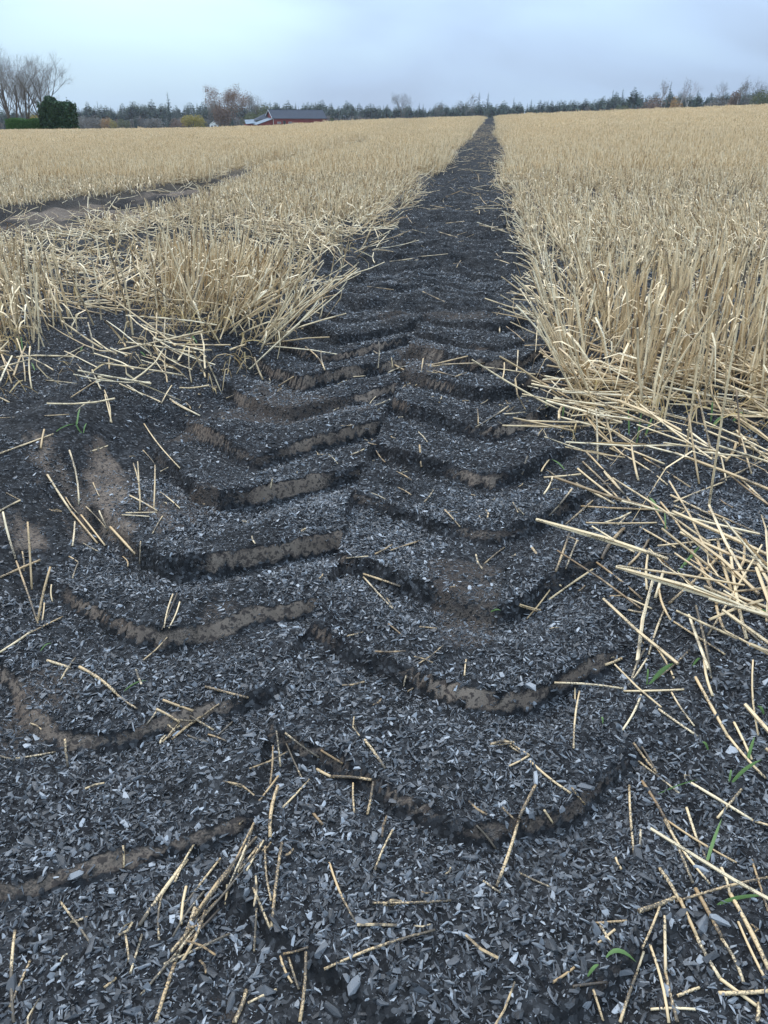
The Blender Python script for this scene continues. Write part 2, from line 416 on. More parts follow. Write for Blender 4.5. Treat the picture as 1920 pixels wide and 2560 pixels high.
class MB:
    def __init__(s): s.V = []; s.F = []; s.S = []
    def add(s, V, F, r=0.0):
        n = len(s.V); s.V.extend(V); s.F.extend([tuple(i + n for i in f) for f in F]); s.S.extend([r] * len(V))
    def tube(s, pts, rad, sides=5, r=0.0, cap=True):
        pts = [np.asarray(p, float) for p in pts]
        d = pts[-1] - pts[0]; L = np.linalg.norm(d) or 1; d = d / L
        a = np.array([1., 0, 0]) if abs(d[0]) < .8 else np.array([0, 1., 0])
        u = np.cross(d, a); u /= np.linalg.norm(u); w = np.cross(d, u)
        V = []; F = []
        for i, p in enumerate(pts):
            rr = rad[i] if hasattr(rad, '__len__') else rad
            for k in range(sides):
                t = 2 * math.pi * k / sides
                V.append(p + rr * (math.cos(t) * u + math.sin(t) * w))
        for i in range(len(pts) - 1):
            for k in range(sides):
                k2 = (k + 1) % sides
                F.append((i * sides + k, i * sides + k2, (i + 1) * sides + k2, (i + 1) * sides + k))
        if cap:
            F.append(tuple(range(sides - 1, -1, -1))); F.append(tuple((len(pts) - 1) * sides + k for k in range(sides)))
        s.add(V, F, r)
    def ribbon(s, pts, wid, side, r=0.0):
        side = np.asarray(side, float); V = []; F = []
        for i, p in enumerate(pts):
            w = wid[i] if hasattr(wid, '__len__') else wid
            p = np.asarray(p, float); V += [p - side * w / 2, p + side * w / 2]
        for i in range(len(pts) - 1):
            F.append((2 * i, 2 * i + 1, 2 * i + 3, 2 * i + 2))
        s.add(V, F, r)
    def box(s, x0, x1, y0, y1, z0, z1, r=0.0):
        V = [(x0, y0, z0), (x1, y0, z0), (x1, y1, z0), (x0, y1, z0), (x0, y0, z1), (x1, y0, z1), (x1, y1, z1), (x0, y1, z1)]
        s.add(V, [(0, 3, 2, 1), (4, 5, 6, 7), (0, 1, 5, 4), (1, 2, 6, 5), (2, 3, 7, 6), (3, 0, 4, 7)], r)
    def slab(s, P, t, r=0.0):
        """a thick polygon: P corner points, thickness t downwards along its normal"""
        P = [np.asarray(p, float) for p in P]
        n = np.cross(P[1] - P[0], P[2] - P[0]); n /= np.linalg.norm(n); k = len(P)
        V = P + [p - n * t for p in P]
        F = [tuple(range(k)), tuple(range(2 * k - 1, k - 1, -1))] + [(i, i + k, (i + 1) % k + k, (i + 1) % k) for i in range(k)]
        s.add(V, F, r)
    def mesh(s, name, mat, smooth=False):
        return mesh_from(name, s.V, s.F, mat, smooth, s.S)
    def build(s, name, mat, parent=None, loc=None, smooth=False):
        return link(name, s.mesh(name, mat, smooth), parent, loc)

def scatter(name, P, rot, scl, protos, label, cat, pick=None):
    """one mass of uncountable pieces: points with rotation and size, prototypes instanced on them"""
    n = len(P)
    me = bpy.data.meshes.new(name)
    me.vertices.add(n)
    me.vertices.foreach_set('co', np.asarray(P, np.float32).ravel())
    def va(nm, arr, t, key):
        a = me.attributes.new(nm, t, 'POINT'); a.data.foreach_set(key, np.ascontiguousarray(arr).ravel())
    va('rot', np.asarray(rot, np.float32), 'FLOAT_VECTOR', 'vector')
    scl = np.asarray(scl, np.float32)
    if scl.ndim == 1: scl = np.repeat(scl[:, None], 3, 1)
    va('scl', scl, 'FLOAT_VECTOR', 'vector')
    va('pick', np.asarray(rng.integers(0, len(protos), n) if pick is None else pick, np.int32), 'INT', 'value')
    o = link(name, me)
    g = bpy.data.node_groups.new(name + '_scatter', 'GeometryNodeTree')
    g.interface.new_socket('Geometry', in_out='INPUT', socket_type='NodeSocketGeometry')
    g.interface.new_socket('Geometry', in_out='OUTPUT', socket_type='NodeSocketGeometry')
    nd, lk = g.nodes, g.links
    gi, go = nd.new('NodeGroupInput'), nd.new('NodeGroupOutput')
    iop = nd.new('GeometryNodeInstanceOnPoints')
    iop.inputs['Pick Instance'].default_value = True
    jn = nd.new('GeometryNodeJoinGeometry')
    for p in protos:
        po = bpy.data.objects.new(p.name + '_piece', p)          # not linked to the scene, only its shape is used
        oi = nd.new('GeometryNodeObjectInfo'); oi.inputs['Object'].default_value = po
        gt = nd.new('GeometryNodeGeometryToInstance')
        lk.new(oi.outputs['Geometry'], gt.inputs[0]); lk.new(gt.outputs[0], jn.inputs[0])
    def na(nm, t):
        x = nd.new('GeometryNodeInputNamedAttribute'); x.data_type = t; x.inputs[0].default_value = nm
        return x.outputs[0]
    lk.new(gi.outputs[0], iop.inputs['Points']); lk.new(jn.outputs[0], iop.inputs['Instance'])
    lk.new(na('rot', 'FLOAT_VECTOR'), iop.inputs['Rotation']); lk.new(na('scl', 'FLOAT_VECTOR'), iop.inputs['Scale'])
    lk.new(na('pick', 'INT'), iop.inputs['Instance Index'])
    lk.new(iop.outputs[0], go.inputs[0])
    md = o.modifiers.new('scatter', 'NODES'); md.node_group = g
    return tag(o, label, cat, None, 'stuff')
def lean_rot(tilt, heading):
    """euler that tips +Z by tilt towards heading (radians from +X)"""
    phi = np.arctan2(np.cos(heading), -np.sin(heading))
    return np.stack([tilt, np.zeros_like(tilt), phi], 1)

# ------------------------------------------------------------------ the land
def axis(lo, hi, fn, start):
    a = [start]
    while a[-1] < hi: a.append(a[-1] + fn(a[-1]))
    b = [start]
    while b[-1] > lo: b.append(b[-1] - fn(b[-1]))
    return np.array(b[:0:-1] + a)
def stepx(x):
    d = max(0.0, x - 0.55, -0.95 - x)
    s = 0.0075 + 0.04 * d
    if -3.3 < x < -1.9: s = min(s, 0.03)
    return s
def stepy(y):
    if y < 0.15: return 0.0075 + 0.10 * (0.15 - y)
    if y < 1.3: return 0.0068
    if y < 6: return 0.0068 * y / 1.3
    return 0.016 * (y - 6) + 0.0315
GX = axis(-1100, 1100, stepx, -0.2); GY = axis(-40, 1500, stepy, 0.2)
gx, gy = np.meshgrid(GX, GY)
nx, ny = len(GX), len(GY)
z, wall, m2 = height(gx, gy, True)
X, Y = gx.ravel(), gy.ravel()
def build_ground():
    me = bpy.data.meshes.new('ground')
    me.vertices.add(nx * ny)
    me.vertices.foreach_set('co', np.stack([X, Y, z], 1).astype(np.float32).ravel())
    i = (np.arange(ny - 1)[:, None] * nx + np.arange(nx - 1)[None]).ravel()
    quads = np.stack([i, i + 1, i + nx + 1, i + nx], 1).astype(np.int32)
    nq = len(quads)
    me.loops.add(nq * 4); me.loops.foreach_set('vertex_index', quads.ravel())
    me.polygons.add(nq); me.polygons.foreach_set('loop_start', np.arange(0, nq * 4, 4, dtype=np.int32))
    me.update(calc_edges=True)
    me.polygons.foreach_set('use_smooth', np.ones(nq, bool))
    u = X - CX
    # bare mud: the walls of the tread, the smeared bank on the left, the second wheel track
    pn = vnoise(X, Y, 0.11, 61)
    leftside = (u < 0) * 1.0
    wl_ = wall * np.clip(-0.10 + 1.3 * pn + 0.28 * leftside, 0, 1) * np.clip(.45 + 1.1 * vnoise(X, Y, .035, 68), 0, 1) * (1 - sstep(2.0, 2.6, Y)) * (0.55 + .45 * sstep(.3, .7, Y))
    al, ac = .59 * (X + .65) - .81 * (Y - 1.1), .81 * (X + .65) + .59 * (Y - 1.1)
    jit = .10 * (vnoise(X, Y, .07, 65) - .5)
    smear = sstep(-.15, -.10, ac + jit) * (1 - sstep(.10, .15, ac + jit)) * sstep(-.24, -.18, al + jit) * (1 - sstep(.15, .22, al + jit))
    streak = .65 * vnoise(ac, al * .22, 0.030, 62) + .35 * vnoise(ac, al * .3, 0.011, 66)
    smear = smear * np.clip(1.9 * streak - .30, 0, 1)
    patch = sstep(.66, .80, vnoise(X, Y, 0.16, 63)) * .75 * (np.abs(u) < .42) * (Y < 2.6)
    mud = np.maximum.reduce([wl_, smear * .66, patch * .62, m2 * (.12 + .75 * vnoise(X, Y, .3, 67)) * (1 - sstep(14, 30, Y))])
    intrack = 1 - sstep(0.36, 0.46, np.abs(u))
    char = np.maximum.reduce([intrack, 1 - sstep(3.5, 7.5, Y), m2 * .7])
    straw = sstep(5, 22, Y) * (1 - intrack) * (1 - m2 * .9)
    grass = sstep(112, 116, Y + 10 * (vnoise(X, Y, 40, 64) - .5))
    for nm, arr in (('mud', mud), ('char', char), ('straw', straw), ('grass', grass)):
        a = me.attributes.new(nm, 'FLOAT', 'POINT'); a.data.foreach_set('value', arr.astype(np.float32))
    me.materials.append(M_GROUND)
    o = link('ground', me)
    tag(o, 'open field ground with a charcoal-blackened tractor wheel track', 'ground', None, 'structure')
build_ground()

# ------------------------------------------------------------------ charcoal
def chip_mesh(i, L, W, T, n=13):
    r = random.Random(i)
    bm = bmesh.new()
    for k in range(n):
        x = r.uniform(-1, 1); s = 1 - .45 * abs(x) ** 2
        bm.verts.new((x * L / 2, r.uniform(-1, 1) * W / 2 * s + .12 * W * math.sin(2.2 * x + i), r.uniform(-1, 1) * T / 2 * s))
    res = bmesh.ops.convex_hull(bm, input=bm.verts)
    bmesh.ops.delete(bm, geom=[v for v in bm.verts if not v.link_faces], context='VERTS')
    bmesh.ops.recalc_face_normals(bm, faces=bm.faces)
    me = bpy.data.meshes.new('charcoal_shard'); bm.to_mesh(me); bm.free()
    me.materials.append(M_CHAR)
    return me
SHARDS = [chip_mesh(i, 1.0, [.22, .26, .30, .34, .40, .5, .62, .28][i % 8], [.12, .17, .22, .3][i % 4]) for i in range(20)]
SMALL = [chip_mesh(100 + i, 1.0, random.choice([.3, .5, .8]), random.choice([.2, .35, .6]), 8) for i in range(8)]

def field_edges(Y):
    n = .10 * (vnoise(Y * 0, Y, .4, 71) - .5) + .06 * (vnoise(Y * 0, Y, .13, 72) - .5)
    n2 = .10 * (vnoise(Y * 0, Y, .4, 73) - .5) + .05 * (vnoise(Y * 0, Y, .13, 74) - .5)
    w_ = .20 * sstep(4, 9, Y)
    return -0.63 + n + w_ * (vnoise(Y * 0, Y, 1.9, 75) - .5), 0.20 + n2 + w_ * (vnoise(Y * 0, Y, 2.3, 76) - .5)
def sample(n, x0, x1, y0, y1, dens):
    """rejection sampling of a density (0..1) over a rectangle"""
    px = rng.uniform(x0, x1, n); py = rng.uniform(y0, y1, n)
    k = rng.uniform(0, 1, n) < dens(px, py)
    return px[k], py[k]
def seen(X_, Y_, m=.25):
    return (X_ > -.60 * Y_ - .35 - m) & (X_ < .36 * Y_ + .22 + m)
_, _wall_s, _m2_s = None, None, None
def chips(name, n, y0, y1, smin, smax, power, protos, dens, label, tiltmax=.5, lift=.25):
    wx0, wx1 = -.60 * y1 - .6, .36 * y1 + .5
    px, py = sample(n, max(wx0, -1.9), min(wx1, 1.3), y0, y1, lambda a, b: dens(a, b) * seen(a, b))
    hz, wl_, _ = height(px, py, True)
    keep = (wl_ < .45) | (rng.uniform(0, 1, len(px)) < .2)
    smear = (px > -.93) & (px < -.58) & (py > .78) & (py < 1.45)
    keep &= ~smear | (rng.uniform(0, 1, len(px)) < .22)
    px, py, hz = px[keep], py[keep], hz[keep]
    k = len(px)
    s = smin + (smax - smin) * rng.uniform(0, 1, k) ** power
    hz = hz + s * lift * rng.uniform(-.1, .8, k) * .7
    rot = np.stack([rng.normal(0, tiltmax, k), rng.normal(0, tiltmax, k), rng.uniform(0, 6.283, k)], 1)
    return scatter(name, np.stack([px, py, hz], 1), rot, s, protos, label, 'charcoal')
coarse = lambda a, b: np.clip(-.05 + 1.55 * vnoise(a, b, .11, 81) + .25 * (b < .6) - .22 * (np.abs(a - CX) < .38) * (b > .62), .06, 1)
chips('charcoal_bits', 270000, .10, 1.2, .003, .0125, 2.2, SHARDS, coarse, 'small broken charcoal bits covering the near ground', .45)
chips('charcoal_crumbs', 260000, .10, 1.25, .0013, .0042, 1.3, SMALL, lambda a, b: np.clip(.45 + .8 * vnoise(a, b, .08, 82), 0, 1), 'fine charcoal crumbs between the larger bits', .7)
chips('charcoal_scatter', 220000, 1.1, 3.3, .0035, .013, 2.2, SHARDS, lambda a, b: np.clip(.2 + 1.1 * vnoise(a, b, .14, 83), 0, 1) * (1 - .55 * (a < -.72)), 'charcoal bits strewn along the wheel track further off', .5)
chips('charcoal_strew', 130000, 3.2, 9.0, .005, .016, 2.0, SHARDS, lambda a, b: (np.abs(a - CX) < .55) * np.clip(.2 + 1.1 * vnoise(a, b, .2, 84), 0, 1), 'charcoal bits in the distant wheel track', .5)
# ------------------------------------------------------------------ straw: prototypes
def stem_mesh(i, sides=5):
    """one cut cereal stem, 0.27 m, standing on its base, with nodes and sometimes a dry leaf"""
    r = random.Random(500 + i); b = MB()
    H = .255 * r.uniform(.82, 1.08); rad = .0017 * r.uniform(.8, 1.3)
    bx, by = r.gauss(0, .016), r.gauss(0, .016)
    f = lambda t: np.array([bx * t * t + .003 * math.sin(5 * t + i), by * t * t, H * t])
    ts = [0, .28, .31, .34, .64, .67, .70, 1.0]
    rs = [1.1, 1.0, 1.14, 1.0, .97, 1.10, .94, .9]
    b.tube([f(t) for t in ts], [rad * q for q in rs], sides)
    if r.random() < .55:
        t0 = r.choice([.3, .66]); p0 = f(t0); a = r.uniform(0, 6.28); L = r.uniform(.05, .13)
        pts = [p0 + np.array([math.cos(a), math.sin(a), 0]) * L * s + np.array([0, 0, L * (.9 * s - 1.7 * s * s)]) for s in (0, .3, .6, 1)]
        b.ribbon(pts, [.0025, .0042, .0035, .0008], (-math.sin(a), math.cos(a), 0), .05)
    return b.mesh('stem', M_CLEAN)
STEMS = [stem_mesh(i) for i in range(14)]
def scrap_mesh(i):
    r = random.Random(700 + i); b = MB(); rad = .0022 * r.uniform(.7, 1.3); g = r.gauss(0, .006)
    b.tube([(0, 0, 0), (g, 0, .13), (0, 0, .27)], [rad, rad * 1.05, rad * .9], 5)
    if r.random() < .4: b.ribbon([(rad, 0, .05), (rad * 2.2, .002, .15), (rad, 0, .25)], [.002, .004, .002], (0, 1, 0), .2)
    return b.mesh('scrap', M_DIRTY)
SCRAPS = [scrap_mesh(i) for i in range(8)]
def clump_mesh(i, n, wx, wy, rad, hgt_, sides=3, mat=None):
    r = random.Random(900 + i); b = MB()
    for k in range(n):
        x, y = r.uniform(-wx / 2, wx / 2), r.uniform(-wy / 2, wy / 2)
        H = hgt_ * r.uniform(.68, 1.1); t = abs(r.gauss(0, .16)); a = r.uniform(0, 6.28)
        d = np.array([math.sin(t) * math.cos(a), math.sin(t) * math.sin(a), math.cos(t)])
        p = np.array([x, y, -.01])
        b.tube([p, p + d * H * .5, p + d * H + np.array([r.gauss(0, .008), r.gauss(0, .008), 0])], rad * r.uniform(.7, 1.2), sides, r.random(), False)
    for k in range(n // 3):
        x, y = r.uniform(-wx / 2, wx / 2), r.uniform(-wy / 2, wy / 2)
        a = r.uniform(0, 6.28); L = r.uniform(.08, .25) * hgt_ / .25; zz = r.uniform(.01, .13) * hgt_ / .25
        d = np.array([math.cos(a), math.sin(a), r.gauss(0, .25)]) * L / 2
        p = np.array([x, y, zz]); b.tube([p - d, p + d], rad, sides, r.random(), False)
    return b.mesh('tuft', mat or M_STRAW)
MID = [clump_mesh(i, 24, .22, .22, .0022, .25) for i in range(8)]
FAR = [clump_mesh(50 + i, 70, .8, .7, .0046, .25) for i in range(6)]
VFAR = [clump_mesh(80 + i, 90, 2.2, 1.8, .011, .26) for i in range(5)]

# ------------------------------------------------------------------ straw: where it stands
def standing(x, y):
    """share of the drilled stems still standing (0..1)"""
    el, er = field_edges(y)
    right = sstep(-.05, .05, x - er) * sstep(1.48, 1.66, y + .22 * (vnoise(x, y, .16, 91) - .5))
    gap1 = sstep(2.12, 2.32, y + .25 * (vnoise(x, y, .3, 92) - .5)) * (1 - sstep(3.1, 3.5, y + .3 * (vnoise(x, y, .5, 98) - .5))) * sstep(.26, .48, x + .1 * (vnoise(x, y, .2, 99) - .5))
    gap2 = sstep(5.3, 5.55, y) * (1 - sstep(5.9, 6.3, y)) * sstep(.25, .6, x)
    right = right * (1 - .86 * gap1) * (1 - .85 * gap2)
    thin = np.where((x > er) & (y > 1.0) & (y < 1.7), .05 * sstep(.25, .5, x), 0)
    bandl = -1.13 - .56 * (y - 1.87); bandr = -.84 - .44 * (y - 2.12)
    left = sstep(-.05, .05, el - x) * sstep(1.92, 2.05, y + .15 * (vnoise(x, y, .16, 93) - .5))
    wob = .16 * (vnoise(x, y, .3, 94) - .5)
    band = sstep(-.04, .06, bandr + wob - x) * sstep(-.04, .06, x - bandl + wob) * (1 - sstep(3.9, 4.5, y))
    left = left * (1 - .90 * band)
    flat = sstep(2.75, 3.0, y) * (1 - sstep(4.2, 4.7, y)) * sstep(-2.3, -1.9, x)
    left = left * (1 - .78 * flat)
    far_l = sstep(1.75, 1.95, y) * (x < bandl) * (1 - .92 * sstep(2.45, 2.75, y) * (1 - sstep(5.2, 5.9, y)) * (x > -4.2))
    left = np.maximum(left, far_l)
    hw = .30 + .34 * (1 - sstep(4.5, 7.5, y))
    m2 = 1 - sstep(hw, hw + .14, np.abs(x - mud2_center(y) + .12 * (vnoise(x, y, .4, 95) - .5)))
    left = left * (1 - m2 * sstep(2.8, 3.4, y) * (1 - sstep(26, 34, y)))
    patch = .38 + .62 * sstep(.25, .55, .6 * vnoise(x, y, .5, 96) + .4 * vnoise(x, y * .12, .35, 90))
    return np.clip((np.where(x > CX, right, left) * patch + thin), 0, 1)
def stem_points(n, y0, y1, rows=True):
    x0, x1 = -.60 * y1 - 1, .36 * y1 + .7
    px = rng.uniform(x0, x1, n); py = rng.uniform(y0, y1, n)
    if rows: px = np.round(px / .12) * .12 + rng.normal(0, .017, n)
    k = (rng.uniform(0, 1, n) < standing(px, py)) & seen(px, py, .35)
    return px[k], py[k]
def edge_lean(px, py):
    """tilt and heading: upright inside, pushed over towards the rut at its edges"""
    n = len(px)
    el, er = field_edges(py)
    dl = np.clip((el - px) / .30, 0, 1); dr = np.clip((px - er) / .20, 0, 1)
    d = np.where(px > CX, dr, dl)
    tilt = np.abs(rng.normal(.06, .08, n)) + (1 - d) * rng.uniform(.1, 1.45, n)
    head = np.where(rng.uniform(0, 1, n) < (1 - d), np.where(px > CX, math.pi, 0) + rng.normal(-.3, .6, n), rng.uniform(0, 6.283, n))
    # the stand between the two crossings on the right was combed over to the left, the clump on the left to the right
    comb = (px > .25) * sstep(3.2, 3.6, py) * (1 - sstep(5.0, 5.6, py))
    tilt = np.where(comb > rng.uniform(0, 1, n), np.abs(rng.normal(.42, .22, n)), tilt)
    head = np.where(comb > .5, 2.7 + rng.normal(0, .5, n), head)
    front = (px < -.6) & (px > -1.2) & (py < 2.6)
    tilt = np.where(front, tilt + rng.uniform(0, .45, n) * (rng.uniform(0, 1, n) < .5), tilt)
    head = np.where(front & (rng.uniform(0, 1, n) < .6), -.3 + rng.normal(0, .7, n), head)
    return tilt, head
sx, sy = stem_points(62000, 1.0, 8.0)
tilt, head = edge_lean(sx, sy)
hz = height(sx, sy)
rot = lean_rot(tilt, head); rot[:, 1] = rng.uniform(-.05, .05, len(sx))
# the front rows are stems one can pick out: they become objects of their own
order = np.argsort(np.hypot(sx, sy) + .25 * np.abs(sx))
order = order[(sy[order] < 2.6)][:150]
solo = np.zeros(len(sx), bool); solo[order] = True
rest = ~solo
ssc = np.stack([rng.uniform(.9, 1.25, len(sx))] * 2 + [rng.uniform(.72, 1.12, len(sx)) * (1 - .42 * sstep(2.3, 3.1, sy)) * np.where(sx < -1.15, .78, 1.0)], 1)
scatter('stubble', np.stack([sx, sy, hz - .006], 1)[rest], rot[rest], ssc[rest], STEMS, 'dense pale standing stubble either side of the black track', 'stubble')
for k in order:
    o = link('stubble_stem', STEMS[int(rng.integers(0, len(STEMS)))], None, (sx[k], sy[k], hz[k] - .006))
    o.rotation_euler = rot[k]; o.scale = ssc[k]
    right_ = sx[k] > 0
    how = 'upright' if tilt[k] < .22 else ('leaning' if tilt[k] < .6 else 'bent-over')
    tall = 'tall' if ssc[k][2] > 1.0 else ('short' if ssc[k][2] < .84 else 'mid-height')
    row = 'foremost' if sy[k] < 1.72 else ('second' if sy[k] < 1.9 else ('third' if sy[k] < 2.1 else 'rear'))
    dist = abs(sx[k] - CX) - .38
    far_ = 'beside' if dist < .1 else ('a hand from' if dist < .25 else ('a forearm from' if dist < .42 else 'well away from'))
    tag(o, f"{tall} {how} stem, {row} row, {far_} the track's {'right' if right_ else 'left'} edge", 'stubble stem', f"{tall} {how} stems, {row} row, {far_} the {'right' if right_ else 'left'} edge")

def tufts(name, n, y0, y1, protos, label, half, strip=None, sc=1.0):
    px, py = stem_points(n, y0, y1, False) if strip is None else strip_points(n, y0, y1, strip)
    el_, er_ = field_edges(py)
    k = ((px > er_ + half) | (px < el_ - half)) & (np.abs(px - mud2_center(py)) > np.where(py < 30, half + .22, 0))
    px, py = px[k], py[k]
    m = len(px)
    el, er = field_edges(py)
    near_edge = np.where(px > CX, px - er, el - px) < .12
    t = np.abs(rng.normal(0, .05, m)) + np.where(near_edge, rng.uniform(0, .5, m), 0)
    h = np.where(near_edge, np.where(px > CX, math.pi, 0) + rng.normal(0, .5, m), rng.uniform(0, 6.28, m))
    r = lean_rot(t, h)
    r2 = np.stack([r[:, 0] * 0 + rng.normal(0, .05, m), rng.normal(0, .05, m), rng.uniform(0, 6.28, m)], 1)
    r = np.where(near_edge[:, None], r, r2)
    hh = (.40 + .22 * vnoise(px, py, 2.2, 97) + .26 * vnoise(px, py * .1, .7, 89)) * rng.uniform(.9, 1.1, m)
    s = np.stack([np.ones(m) * sc, np.ones(m) * sc, hh * sc], 1)
    scatter(name, np.stack([px, py, height(px, py)], 1), r, s, protos, label, 'stubble')
def strip_points(n, y0, y1, w):
    px = CX + rng.uniform(-w, w, n); py = y0 * (y1 / y0) ** rng.uniform(0, 1, n) if False else rng.uniform(y0, y1, n)
    second = rng.uniform(0, 1, n) < .45
    px = np.where(second, mud2_center(py) + rng.uniform(-w, w, n), px)
    k = rng.uniform(0, 1, n) < standing(px, py)
    return px[k], py[k]
tufts('stubble_field', 15500, 7.6, 21, MID, 'stubble of the middle field beyond the crossings', .06)
tufts('stubble_verge', 9000, 20, 62, MID, 'stubble in a strip along both wheel tracks further off', .06, 1.1)
tufts('stubble_upland', 20000, 20, 62, FAR, 'far stubble running up to the brow of the field', .40)
tufts('stubble_rim', 5200, 58, 112, FAR, 'stubble in a strip beside the track near the brow', .30, 2.2)
tufts('stubble_brow', 11000, 58, 118, VFAR, 'stubble along the brow and far edge of the field', 1.1)

# ------------------------------------------------------------------ straw: lying
def lying(name, n, x0, x1, y0, y1, dens, hmean, hsd, smin, smax, zmax, label, mat=None, tilt_sd=.12):
    px, py = sample(n, x0, x1, y0, y1, lambda a, b: dens(a, b) * seen(a, b, .4))
    m = len(px)
    heading = rng.normal(hmean, hsd, m)
    t = math.pi / 2 - np.abs(rng.normal(.02, tilt_sd, m))
    s = rng.uniform(smin, smax, m)
    rot = lean_rot(t, heading); rot[:, 1] = rng.uniform(-.1, .1, m)
    hz = height(px, py) + .003 + zmax * rng.uniform(0, 1, m) ** 2
    q_ = np.clip(.35 + s, .4, 1.0) if smin < .3 else np.ones(m)
    sc = np.stack([q_, q_, s], 1)
    protos = STEMS
    if mat:
        protos = []
        for p in (SCRAPS if smin < .3 else STEMS):
            q = p.copy(); q.materials.clear(); q.materials.append(mat); protos.append(q)
    scatter(name, np.stack([px, py, hz], 1), rot, sc, protos, label, 'straw')
lf = lambda x, y: np.clip(1.6 * vnoise(x, y, .22, 101) - .35, 0, 1)
# right bank: combed over towards the track
lying('flattened_straw', 1600, .10, 1.3, .80, 1.9, lambda x, y: np.clip(.08 + 1.2 * lf(x, y), 0, 1) * sstep(.16, .45, x + .12 * (y - 1.1)) * (.45 + .55 * sstep(1.15, 1.5, y)), R(150), .75, .2, .8, .03, 'pale straw flattened over the right bank of the track', M_CLEAN)
lying('straw_wisps', 760, .16, .75, .40, .92, lambda x, y: np.clip(.1 + 1.3 * vnoise(x, y, .10, 103) - .2, 0, 1) * sstep(.18, .40, x + .10 * (y - .7)), R(118), .75, .10, .62, .02, 'stained straw wisps over the charcoal at the lower right edge', M_STALK, .2)
# left: trampled band between the two clumps of stubble
lying('trampled_straw', 4200, -2.9, -.62, 1.30, 4.3, lambda x, y: lf(x, y) * np.clip(1 - .85 * standing(x, y), 0, 1) * sstep(-.5, -.75, x) * sstep(1.20, 1.50, y - .35 * (x + .9)), R(170), 1.3, .35, 1.0, .06, 'trampled pale straw between the clumps on the left', M_CLEAN, .2)
lying('straw_crossing', 1500, .25, 3.2, 2.2, 6.4, lambda x, y: lf(x, y) * np.clip(1 - .7 * standing(x, y), 0, 1), R(165), .9, .4, 1.05, .08, 'pale straw knocked flat across the right-hand crossing', M_CLEAN, .25)
lying('straw_verge', 1500, -1.2, .75, 2.0, 14, lambda x, y: np.exp(-(np.minimum(np.abs(x - field_edges(y)[0]), np.abs(x - field_edges(y)[1])) / .13) ** 2) * (.35 + .65 * lf(x, y)), R(90), 1.5, .3, .95, .03, 'straw bent into the edges of the wheel track', M_CLEAN, .22)
lying('straw_litter', 2600, -.62, .24, 1.8, 40, lambda x, y: (.25 + .75 * lf(x, y)) * (.35 + .65 * sstep(4, 12, y)), R(20), 1.6, .10, .55, .012, 'short sooty straw litter down the wheel track', M_DIRTY, .2)
lying('straw_crumbs', 420, -.85, .75, .25, 1.9, lambda x, y: .2 + .8 * lf(x, y), R(20), 2.0, .02, .16, .006, 'broken sooty straw scraps on the near charcoal', M_DIRTY, .2)

lying('straw_over_rut', 900, -3.6, -1.7, 3.0, 11, lambda x, y: .15 + .85 * lf(x, y), R(80), 1.5, .3, .9, .03, 'straw strewn over the second wheel track on the left', M_CLEAN, .25)
# curled dry leaves around the feet of the stubble
def curl_mesh(i):
    r = random.Random(1300 + i); b = MB()
    for k in range(3):
        a = r.uniform(0, 6.28); L = r.uniform(.04, .10); hh = r.uniform(.01, .05); p = np.array([r.gauss(0, .015), r.gauss(0, .015), .003])
        d = np.array([math.cos(a), math.sin(a), 0]); tw = r.uniform(-1, 1)
        pts = [p + d * L * t + np.array([0, 0, hh * math.sin(math.pi * t * r.uniform(.85, 1.1))]) + np.array([-d[1], d[0], 0]) * .02 * tw * t * t for t in (0, .2, .4, .6, .8, 1)]
        b.ribbon(pts, [.0015, .0025, .003, .003, .002, .0006], (-d[1] * .9, d[0] * .9, .4), r.random())
    return b.mesh('curl', M_DRYLEAF)
CURLS = [curl_mesh(i) for i in range(8)]
cx_, cy_ = sample(5000, -2.2, 1.6, 1.3, 4.2, lambda a, b: seen(a, b, .3) * np.clip(.12 * (np.abs(a - CX) > .42) + .9 * (standing(a, b + .12) > .3) * (standing(a, b - .1) < .45), 0, 1) * (np.abs(a - CX) > .38))
nn = len(cx_)
scatter('dry_leaf_litter', np.stack([cx_, cy_, height(cx_, cy_)], 1), np.stack([rng.normal(0, .15, nn), rng.normal(0, .15, nn), rng.uniform(0, 6.28, nn)], 1), rng.uniform(.6, 1.3, nn), CURLS, 'curled ochre dry leaves around the feet of the stubble', 'leaf litter')

